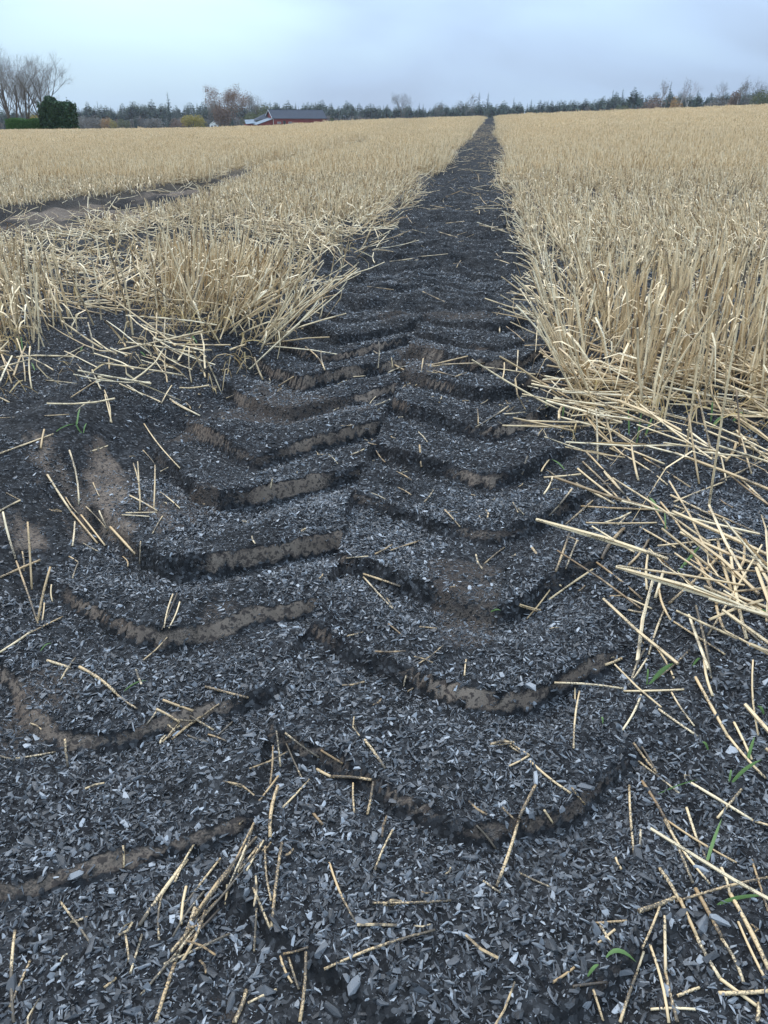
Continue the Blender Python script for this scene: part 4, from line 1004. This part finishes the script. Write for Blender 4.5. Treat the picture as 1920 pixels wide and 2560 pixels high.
def conifer(seed, H, W, pine=False):
    """spruce: whorls of drooping fans to the ground; pine: bare bole and an irregular flat-topped crown"""
    r = random.Random(seed); bt, bc = MB(), MB()
    bt.tube([(0, 0, -.5), (0, 0, H * .5), (r.gauss(0, .1), 0, H * .97)], [H * .016, H * .011, .03], 5, .5, False)
    z = H * (.52 if pine else .06)
    while z < H * .99:
        t = (z - H * (.5 if pine else .05)) / (H * (.5 if pine else .95))
        w = W * ((1 - t) ** .85 if not pine else (.45 + .75 * math.sin(math.pi * min(1, .25 + .75 * t)) * r.uniform(.5, 1.1)) * (1.15 - .8 * t)) / 2 + .12
        nb = max(4, int(9 * (1 - t) + 3))
        for k in range(nb):
            a = 6.283 * k / nb + r.uniform(-.4, .4); L = w * r.uniform(.6, 1.15)
            d = np.array([math.cos(a), math.sin(a), 0]); s = np.array([-d[1], d[0], 0])
            drop = (-.32 if not pine else .18) * L
            p0 = np.array([0, 0, z + r.uniform(-.15, .15)]); p1 = p0 + d * L * .6 + np.array([0, 0, drop * .45]); p2 = p0 + d * L + np.array([0, 0, drop])
            ww = L * r.uniform(.22, .36)
            for sg in (-1, 1):
                hang = np.array([0, 0, -ww * r.uniform(.5, 1.0)])
                bc.add([p0, p1 + s * ww * sg + hang, p2], [(0, 1, 2)], r.random())
                m = (p0 + p2) / 2; bc.add([m, m + s * ww * .8 * sg + np.array([0, 0, -ww * .9]), p2 + s * ww * .3 * sg], [(0, 1, 2)], r.random())
        z += H * (.040 if not pine else .045) * r.uniform(.8, 1.2)
    return bt, bc
def cloud_bush(seed, W, D, H, n, size, flat=False):
    """leaves all through a lumpy body"""
    r = random.Random(seed); b = MB()
    lob = [(r.uniform(-.32, .32), r.uniform(-.3, .3), r.uniform(.3, .72), r.uniform(.26, .42)) for _ in range(9)]
    for i in range(n):
        lx, ly, lz, lr = r.choice(lob)
        v = np.array([r.gauss(0, 1) for _ in range(3)]); v /= np.linalg.norm(v); v *= lr * r.uniform(.55, 1.05)
        p = np.array([(lx + v[0]) * W, (ly + v[1]) * D, max(.0, (lz + v[2])) * H * .98])
        if p[2] < .1 * H: p[2] = r.uniform(0, .3) * H
        leaf(b, p, size * r.uniform(.6, 1.4), r)
    return b
def tree_thing(name, loc, bt, bc, mt, mc, label, cat, group=None, extra=None, rz=0, sc=1.0, leaves='leaves'):
    o = empty(name, loc, rz); o.scale = (sc,) * 3
    link('trunk', bt if isinstance(bt, bpy.types.Mesh) else bt.mesh('trunk', mt), o)
    link('crown', bc if isinstance(bc, bpy.types.Mesh) else bc.mesh('crown', mc), o)
    if extra is not None:
        link(leaves, extra[0] if isinstance(extra[0], bpy.types.Mesh) else extra[0].mesh(leaves, extra[1]), o)
    return tag(o, label, cat, group)
PXM = 2170.0                                                      # pixels per unit of tan at the skyline
def base(px, D):
    p = at_dist(px, 300, D); return (p[0], p[1], float(terrain(np.array([p[0]]), np.array([p[1]]))[0]))
def span(px, ytop, D):
    """height above the land of something whose top shows at ytop"""
    p = at_dist(px, ytop, D); return p[2] - base(px, D)[2]

# the farmyard trees, hedge and clipped conifer at the left edge
for i, (px, yt, D, lab) in enumerate([(30, 128, 118, 'leftmost bare multi-stemmed tree behind the clipped green hedge'),
                                      (62, 126, 114, 'middle bare tree with leaning trunk behind the clipped green hedge'),
                                      (108, 138, 112, 'bare spreading tree just left of the dark conifer')]):
    bt, bw, tips = bare_tree(40 + i, span(px, yt, D) * 1.10, (4, 3, 3)[i], .60, .03, 4)
    tree_thing('bare_tree', base(px, D), bt, bw, M_BARK, M_TWIG, lab, 'tree', 'bare farmyard trees at the left edge', rz=i * 1.3)
def block_bush(seed, prof, D_, n, size):
    """clipped evergreen: prof = list of (x, height) for its outline; leaves fill a shell over it"""
    r = random.Random(seed); b = MB(); xs = [p[0] for p in prof]; hs = [p[1] for p in prof]
    for i in range(n):
        x = r.uniform(xs[0], xs[-1]); h = float(np.interp(x, xs, hs)) * r.uniform(.93, 1.03)
        f = r.random()
        if f < .62: p = (x, -D_ / 2 * r.uniform(.75, 1.05), r.uniform(0, 1) * h)
        elif f < .85: p = (x, r.uniform(-.5, .5) * D_, h)
        else: p = (xs[0] + r.gauss(0, .06) if r.random() < .5 else xs[-1] + r.gauss(0, .06), r.uniform(-.5, .5) * D_, r.random() * h)
        leaf(b, np.array(p), size * r.uniform(.6, 1.3), r)
    V = []; F = []; k = len(prof)
    for yy in (-D_ * .40, D_ * .40):
        for x, h in prof: V += [(x * .88, yy, 0), (x * .88, yy, h * .88)]
    for i in range(k - 1):
        a = 2 * i; c = 2 * k + 2 * i
        F += [(a, a + 2, a + 3, a + 1), (c, c + 1, c + 3, c + 2), (a + 1, a + 3, c + 3, c + 1)]
    F += [(0, 1, 2 * k + 1, 2 * k), (2 * k - 2, 4 * k - 2, 4 * k - 1, 2 * k - 1)]
    b.add(V, F, .0)
    return b
def base_edge(px, D, dz=0):
    p = base(px, D); return (p[0], p[1], p[2] + dz)
mpp = 108 / PXM
hd = empty('hedge', base(68, 108)); hd.rotation_euler.z = YAW * .6
block_bush(61, [(-2.35, 1.15), (-1.6, 1.42), (-.6, 1.36), (.2, 1.22), (1.0, 1.38), (1.9, 1.3), (2.4, 1.1)], 1.3, 7000, .13).build('foliage', M_HEDGE, hd)
hb = MB()
for k in range(6): hb.tube([(-2 + k * .8, 0, 0), (-2 + k * .8, 0, .6)], .03, 5)
hb.build('stems', M_BARK, hd)
tag(hd, 'low clipped bright green hedge beside the dark conifer', 'hedge')
cf = empty('clipped_conifer', base(149, 106)); cf.rotation_euler.z = YAW * .6
block_bush(62, [(-1.7, 1.6), (-1.4, 2.4), (-1.0, 3.0), (-.7, 3.55), (-.35, 3.0), (.2, 2.9), (1.0, 2.95), (1.5, 2.75), (1.65, 2.3)], 2.6, 7000, .30).build('foliage', M_YEW, cf)
hb = MB(); hb.tube([(0, 0, 0), (0, 0, 2.5)], .12, 6); hb.build('trunk', M_BARK, cf)
tag(cf, 'dark green block-clipped conifer at the right end of the hedge', 'conifer')
def bush(px, D, ytop, wpx, seed, mat, label, group=None, n=1500, name='bush', size=.05):
    H = span(px, ytop, D); W = wpx * D / PXM
    o = empty(name, base(px, D)); r = random.Random(seed)
    cloud_bush(seed, W, W * .8, H, n, max(W, H) * size, True).build('crown', mat, o)
    t = MB()
    for k in range(3): t.tube([(r.gauss(0, .1), 0, -.1), (r.gauss(0, W * .12), r.gauss(0, W * .1), H * .6)], [H * .02, H * .008], 4, .5, False)
    t.build('stems', M_BARK, o)
    return tag(o, label, 'bush', group)
bush(85, 125, 283, 26, 5, M_YEL, 'yellow-leaved bush showing above the green hedge')
bush(483, 330, 284, 52, 6, M_YEL, 'round yellow-green bush standing alone left of the small white house', n=2600)
bush(265, 430, 289, 26, 7, M_ORANGE, 'orange autumn bush at the foot of the left wood')
bush(284, 420, 297, 18, 8, M_YEL, 'small pale yellow bush at the foot of the left wood')
bush(312, 430, 295, 34, 9, M_OLIVE, 'grey-green rounded bush at the foot of the left wood')
bush(228, 440, 287, 50, 10, M_GREY, 'broad grey leafless thicket right of the dark conifer')
bush(205, 450, 291, 36, 11, M_GREY, 'small grey leafless thicket beside the dark conifer')
bush(385, 430, 290, 44, 12, M_GREY, 'grey thicket before the middle of the left wood')
bush(440, 440, 293, 30, 13, M_RUSSET, 'russet brush just left of the round yellow bush')
bush(640, 360, 279, 46, 14, M_OLIVE, 'olive green rounded tree crown close behind the barn annex', n=2200)
bush(615, 355, 283, 36, 15, M_OLIVE, 'dark olive bush left of the barn annex', n=1800)
bush(668, 400, 262, 44, 16, M_OLIVE, 'dusky olive tree crown behind the barn gable', n=2000)
bush(563, 368, 258, 58, 18, M_RUSSET, 'russet undergrowth at the feet of the russet trees', n=2400)
bush(829, 320, 295, 14, 17, M_OLIVE, 'small olive bush at the right end of the barn')
pst = MB(); pst.tube([(0, 0, 0), (0, 0, 1.3)], .07, 8); pst.add([(-.09, -.09, 1.3), (.09, -.09, 1.3), (.09, .09, 1.3), (-.09, .09, 1.3), (0, 0, 1.42)], [(0, 1, 4), (1, 2, 4), (2, 3, 4), (3, 0, 4)])
tag(pst.build('post', M_WHITE, None, base(95, 116)), 'slim white post between the bare trees behind the hedge', 'post')

# russet and grey trees beside the barn
for i, (px, yt, D, wide, mt, ml, lab) in enumerate([
    (560, 216, 372, 1.0, M_TWIG_RED, M_RUSSET, 'tall russet tree left of the barn, leaves still on'),
    (590, 228, 380, 1.0, M_TWIG_RED, M_RUSSET, 'russet tree second left of the barn, slightly shorter'),
    (522, 247, 400, 1.0, M_TWIG, None, 'thin grey bare tree left of the russet trees'),
    (612, 236, 400, 1.0, M_TWIG_PALE, None, 'pale bare tree just right of the russet trees'),
    (635, 240, 405, 1.0, M_TWIG_PALE, None, 'pale bare tree rising behind the barn annex'),
    (655, 245, 405, 1.0, M_TWIG_PALE, None, 'pale bare tree rising left of the barn gable')]):
    H = span(px, yt, D); bt, bw, tips = bare_tree(70 + i, H, 2 if ml else 1, .42, .09, 3, H * .012)
    bw2 = MB(); rr = random.Random(i)
    leaf_cloud(bw2, tips, 4200 if ml else 700, H * .05, H * .022, rr)
    tree_thing('leafless_tree' if ml is None else 'russet_tree', base(px, D), bt, bw, M_BARK, mt, lab, 'tree', 'trees beside the barn', (bw2, ml or M_GREY), rz=i)

# separate bare trees over the wood in the middle
for i, (px, yt, D, lab) in enumerate([(1006, 232, 420, 'rounded bare tree above the wood right of the barn'), (1090, 248, 520, 'small bare tree above the wood, between two larger ones'), (1163, 228, 430, 'tall bare tree above the wood just left of the black track')]):
    H = span(px, yt, D); bt, bw, tips = bare_tree(90 + i, H, 1, .62, .04, 4, H * .020)
    fz = MB(); leaf_cloud(fz, tips, 1300, H * .012, H * .016, random.Random(i))
    tree_thing('bare_tree', base(px, D), bt, bw, M_BARK, M_TWIG, lab, 'tree', 'bare trees above the middle wood', (fz, M_GREY), rz=i * 2.1)
# the row on the right brow
RT = [('birch_tree', 1632, 232, 470, 'B', 'short slender birch left of the lone spruce'), ('birch_tree', 1646, 197, 470, 'B', 'tall slender birch just left of the lone spruce'), ('birch_tree', 1690, 197, 460, 'B', 'pale birch just right of the lone spruce'),
      ('birch_tree', 1713, 198, 455, 'R', 'round-headed pale birch right of the lone spruce'), ('bare_tree', 1794, 195, 380, 'R', 'broad round-headed bare tree on the right brow'), ('birch_tree', 1833, 192, 400, 'B', 'narrow pale birch right of the broad bare tree'),
      ('bare_tree', 1857, 197, 390, 'B', 'narrow dark bare tree close to the right edge'), ('bare_tree', 1877, 187, 370, 'R', 'tall round-headed bare tree close to the right edge'), ('bare_tree', 1915, 196, 370, 'R', 'bare tree cut by the right edge of the view')]
for i, (nm, px, yt, D, kd, lab) in enumerate(RT):
    H = span(px, yt, D); bt, bw, tips = bare_tree(110 + i, H, 1, .60 if kd == 'R' else .30, .04 if kd == 'R' else .10, 4 if kd == 'R' else 3, H * .013)
    ex = MB(); leaf_cloud(ex, tips, 500, H * .022, H * .018, random.Random(i))
    tree_thing(nm, base(px, D), bt, bw, M_BIRCH if nm == 'birch_tree' else M_BARK, M_TWIG_PALE if nm == 'birch_tree' else M_TWIG, lab, 'tree', 'trees along the right brow', (ex, M_GREY) if kd == 'B' else None, rz=i * .9)
bt, bc = conifer(131, span(1665, 200, 465), 5.5); tree_thing('spruce_tree', base(1665, 465), bt, bc, M_BARK, M_SPRUCE, 'lone tall spruce among pale birches on the right', 'tree')
bt, bc = conifer(132, span(1577, 217, 480), 7.5, True); tree_thing('pine_tree', base(1577, 480), bt, bc, M_BARK, M_PINE, 'lone dark pine rising left of the birches', 'tree')
for i, (px, D, yt, w, mt, lab) in enumerate([(1630, 430, 240, 60, M_RUSSET, 'russet thicket under the birches left of the spruce'), (1687, 420, 240, 30, M_ORANGE, 'orange-brown bush under the pale birches'), (1735, 430, 244, 40, M_PINE, 'dark green thicket right of the orange-brown bush'),
        (1785, 380, 238, 60, M_GREY, 'grey-brown thicket under the broad bare tree'), (1826, 370, 227, 24, M_RUSSET, 'narrow russet bush on the right brow'), (1855, 370, 236, 36, M_GREY, 'dusky thicket right of the narrow russet bush'), (1905, 350, 226, 60, M_OLIVE, 'olive thicket at the right edge of the view'),
        (1552, 440, 258, 30, M_OLIVE, 'olive bush before the pines at right'), (1468, 440, 258, 14, M_GREY, 'small pale thicket in the wood right of the track')]):
    bush(px, D, yt, w, 30 + i, mt, lab, 'thickets along the right brow', 1300)

# the dark wood behind everything: reads as one mass
PROTO = []
for k in range(4):
    bt, bc = conifer(200 + k, 15, (4.2, 5.0, 3.6, 4.6)[k]); bc.add(bt.V, bt.F, .0); PROTO.append(bc.mesh('spruce', M_SPRUCE))
for k in range(2):
    bt, bc = conifer(210 + k, 16, 6.0, True); bc.add(bt.V, bt.F, .0); PROTO.append(bc.mesh('pine', M_PINE))
bgr = cloud_bush(220, 8, 7, 9, 700, .55); PROTO.append(bgr.mesh('brush', M_GREY))
bgr = cloud_bush(221, 7, 7, 8, 700, .5); PROTO.append(bgr.mesh('brush', M_RUSSET))
P = []; Rr = []; Sc = []; Pk = []
TOPX = np.array([-200, 0, 185, 230, 330, 480, 560, 700, 830, 900, 1000, 1250, 1400, 1540, 1640, 1760, 1850, 1920, 2200])
TOPY = np.array([285, 285, 279, 273, 271, 266, 262, 262, 264, 263, 267, 262, 256, 244, 238, 240, 236, 230, 225])
r = random.Random(77)
for row, D in enumerate((560, 580, 605, 640)):
    px = -260.0
    while px < 2260:
        px += r.uniform(3.5, 9) + row * .5
        Dd = D + r.uniform(-8, 8); b = base(px, Dd)
        H = span(px, float(np.interp(px, TOPX, TOPY)) + r.gauss(0, 6.0) + 3 - (4 if px < 540 else 0), Dd)
        k = r.choices(range(8), [5, 5, 5, 5, 4 if px < 560 else 2, 4 if px < 560 else 2, 1.2, .8])[0]
        ref = (15, 15, 15, 15, 16, 16, 9, 8)[k]
        s = H / ref * (r.uniform(.5, .8) if k > 5 else 1)
        P.append(b); Rr.append((0, 0, r.uniform(0, 6.28))); Sc.append((s * r.uniform(1.1, 1.6), s * r.uniform(1.1, 1.6), s)); Pk.append(k)
# brush along the wood's edge
px = -200.0
while px < 2200:
    px += r.uniform(14, 50); Dd = r.uniform(500, 545); b = base(px, Dd)
    s = r.uniform(.5, 1.0); P.append(b); Rr.append((0, 0, r.uniform(0, 6.28))); Sc.append((s * 1.2, s * 1.2, s)); Pk.append(r.choice([6, 6, 7]))
scatter('woodland', np.array(P), np.array(Rr), np.array(Sc), PROTO, 'dark conifer wood along the horizon behind the field', 'woodland', np.array(Pk))

# ------------------------------------------------------------------ red barn
def barn():
    D = 340.0
    c = at_dist(683, 300, D)                       # the near lower corner
    gz = base(683, D)[2]
    fl = at_dist(683, 295, D)[2] - 3.3              # floor so that the eaves show where they do
    rz = YAW - math.atan((683 - PCX) / PXM) + R(17) - YAW
    dirang = math.atan2(c[0], c[1])                 # heading of the barn as seen
    o = empty('barn', (c[0], c[1], fl), -dirang - R(17) * -1)
    o.rotation_euler.z = -dirang + R(17)
    L, W, E, Rg = 22.0, 9.5, 3.3, 6.2
    low = min(-1.0, gz - fl - .5)
    w = MB(); w.box(0, L, 0, W, low, E); w.add([(0, 0, E), (0, W, E), (0, W / 2, Rg - .12)], [(0, 2, 1)]); w.add([(L, 0, E), (L, W, E), (L, W / 2, Rg - .12)], [(0, 1, 2)])
    wall_o = w.build('wall', M_RED, o)
    bd = MB()
    for k in range(58):                             # vertical cover boards on the long side
        x = .2 + k * .395; bd.box(x, x + .06, -.035, -.002, low, E - .05)
    bd_o = bd.build('cover_boards', M_RED, o); bd_o['kind'] = 'stuff'
    rf = MB(); ov = .45; sl = (Rg - E) / (W / 2)
    for sg in (0, 1):
        y0 = -ov if sg == 0 else W + ov; z0 = E - ov * sl
        A = [(-ov, y0, z0 + .1), (L + ov, y0, z0 + .1), (L + ov, W / 2, Rg + .1), (-ov, W / 2, Rg + .1)]
        rf.slab(A if sg == 0 else A[::-1], .10)
    roof = rf.build('roof', M_ROOF, o)
    rg = MB()
    for k in range(38): 
        x = -.3 + k * .63; rg.slab([(x, -ov, E - ov * sl + .14), (x + .05, -ov, E - ov * sl + .14), (x + .05, W / 2, Rg + .14), (x, W / 2, Rg + .14)], .05)
    ro = rg.build('roof_seams', M_ROOF, roof); ro['kind'] = 'stuff'
    cap = MB(); cap.box(-ov, L + ov, W / 2 - .15, W / 2 + .15, Rg + .09, Rg + .17); cap.build('ridge_cap', M_ROOF, roof)
    for sg in (0, 1):                               # white barge boards on the left gable
        y0 = -ov if sg == 0 else W + ov; t = MB()
        Q = [(-ov - .06, y0, E - ov * sl - .12), (-ov - .06, y0, E - ov * sl + .12), (-ov - .06, W / 2, Rg + .12), (-ov - .06, W / 2, Rg - .16)]
        t.slab(Q, .06); t.build('barge_board', M_TRIM, o)
    for x in (0.0, L):
        t = MB(); t.box(x - .08, x + .08, -.07, -.003, low, E - .1); t.build('corner_board', M_TRIM if x == 0 else M_RED, o)
    for x in (1.6, 6.2):
        f = MB(); f.box(x, x + 1.5, -.09, -.004, 1.35, 1.95); fo = f.build('window', M_TRIM, o)
        for k in range(3):
            p = MB(); p.box(x + .12 + k * .45, x + .48 + k * .45, -.11, -.092, 1.45, 1.85); p.build('pane', M_PANE, fo)
    d = MB(); d.box(4.0, 5.0, -.10, -.004, low, 2.35); do = d.build('door', M_DOOR, o)
    h = MB(); h.box(4.08, 4.16, -.14, -.102, 1.0, 1.15); h.build('handle', M_TRIM, do)
    # lean-to at the left gable with a pale sheet roof, and a lower shed behind it
    a = MB(); a.add([(-6.4, .6, low), (-.003, .6, low), (-.003, .6, 2.9), (-6.4, .6, 1.05), (-6.4, 5.5, low), (-.003, 5.5, low), (-.003, 5.5, 2.9), (-6.4, 5.5, 1.05)],
                    [(0, 1, 2, 3), (5, 4, 7, 6), (4, 0, 3, 7)]); a.build('annex_wall', M_RED, o)
    a = MB(); a.slab([(-7.0, .1, .95), (-.02, .1, 3.05), (-.02, 6.0, 3.45), (-7.0, 6.0, 1.35)], .12); a.build('annex_roof', M_TIN, o)
    a = MB(); a.box(-9.3, -6.6, 4.5, 9.0, low, 1.2); a.build('shed_wall', M_RED, o)
    a = MB(); a.slab([(-9.9, 4.0, 1.25), (-5.6, 4.0, 1.6), (-5.2, 9.2, 2.85), (-9.0, 9.2, 2.7)], .12); a.build('shed_roof', M_TIN, o)
    a = MB(); a.slab([(-6.0, 6.2, 2.3), (-.05, 6.2, 3.2), (-.05, 9.4, 5.0), (-5.0, 9.4, 3.0)], .12); a.build('rear_roof', M_ROOF, o)
    tag(o, 'red wooden barn with dark roof and pale tin annexes', 'barn')
barn()
def small_house():
    b = base(533, 440); o = empty('house', (b[0], b[1], b[2] - .3), .3)
    w = MB(); w.box(-2.1, 2.1, 0, 4, 0, 2.6); w.add([(-2.1, 0, 2.6), (2.1, 0, 2.6), (0, 0, 4.1)], [(0, 1, 2)]); w.build('wall', M_WHITE, o)
    r_ = MB(); r_.slab([(-2.4, -.3, 2.45), (0, -.3, 4.2), (0, 4.3, 4.2), (-2.4, 4.3, 2.45)][::-1], .12); r_.slab([(2.4, -.3, 2.45), (0, -.3, 4.2), (0, 4.3, 4.2), (2.4, 4.3, 2.45)], .12); r_.build('roof', M_TIN, o)
    for x in (-1.3, .4):
        f = MB(); f.box(x, x + .9, -.05, -.003, 1.0, 2.1); f.build('window', M_PANE, o)
    tag(o, 'tiny white house half hidden left of the russet trees', 'house')
small_house()

# ------------------------------------------------------------------ steam beyond the wood, and the air
def mat_steam():
    m = bpy.data.materials.new('steam'); m.use_nodes = True; nt = m.node_tree; nt.nodes.clear()
    out = nt.nodes.new('ShaderNodeOutputMaterial'); v = nt.nodes.new('ShaderNodeVolumePrincipled')
    v.inputs['Color'].default_value = (.95, .97, 1, 1); v.inputs['Density'].default_value = .10
    nt.links.new(v.outputs[0], out.inputs['Volume']); return m
M_STEAM = mat_steam()
for i, (px, py, w, h, lab) in enumerate([(1196, 254, 20, 9, 'slanting white steam plume over the wood left of the track end'), (1224, 257, 9, 5, 'tiny white steam puff over the wood, middle one'), (1256, 255, 15, 7, 'faint white steam puff over the wood, right one')]):
    c = at_dist(px, py, 690.)
    bm = bmesh.new(); bmesh.ops.create_icosphere(bm, subdivisions=3, radius=1)
    for v in bm.verts:
        k = .75 + .5 * float(vnoise(np.array([v.co.x * 2 + 5 * i]), np.array([v.co.z * 2 + v.co.y]), .8, 5)[0])
        v.co = Vector((v.co.x * k * w / PXM * 345 + v.co.z * (2.2 if i == 0 else .6), v.co.y * k * 2, v.co.z * k * h / 2422 * 345 + (v.co.x * .8 if i == 0 else 0)))
    me = bpy.data.meshes.new('steam_plume'); bm.to_mesh(me); bm.free(); me.materials.append(M_STEAM)
    tag(link('steam_plume', me, None, c), lab, 'steam', 'white steam beyond the wood')
def haze():
    m = bpy.data.materials.new('haze'); m.use_nodes = True; nt = m.node_tree; nt.nodes.clear()
    out = nt.nodes.new('ShaderNodeOutputMaterial'); v = nt.nodes.new('ShaderNodeVolumePrincipled')
    v.inputs['Color'].default_value = (.86, .92, 1, 1); v.inputs['Density'].default_value = .00014; v.inputs['Anisotropy'].default_value = .3
    nt.links.new(v.outputs[0], out.inputs['Volume'])
    zz = [float(v) for v in (z.min() - 1.5, 34)]
    b = MB(); b.box(GX[0] - 5, GX[-1] + 5, GY[0] - 5, GY[-1] + 5, zz[0], zz[1])
    o = b.build('haze', m); tag(o, 'thin pale haze lying over the whole field', 'haze', None, 'stuff')
haze()
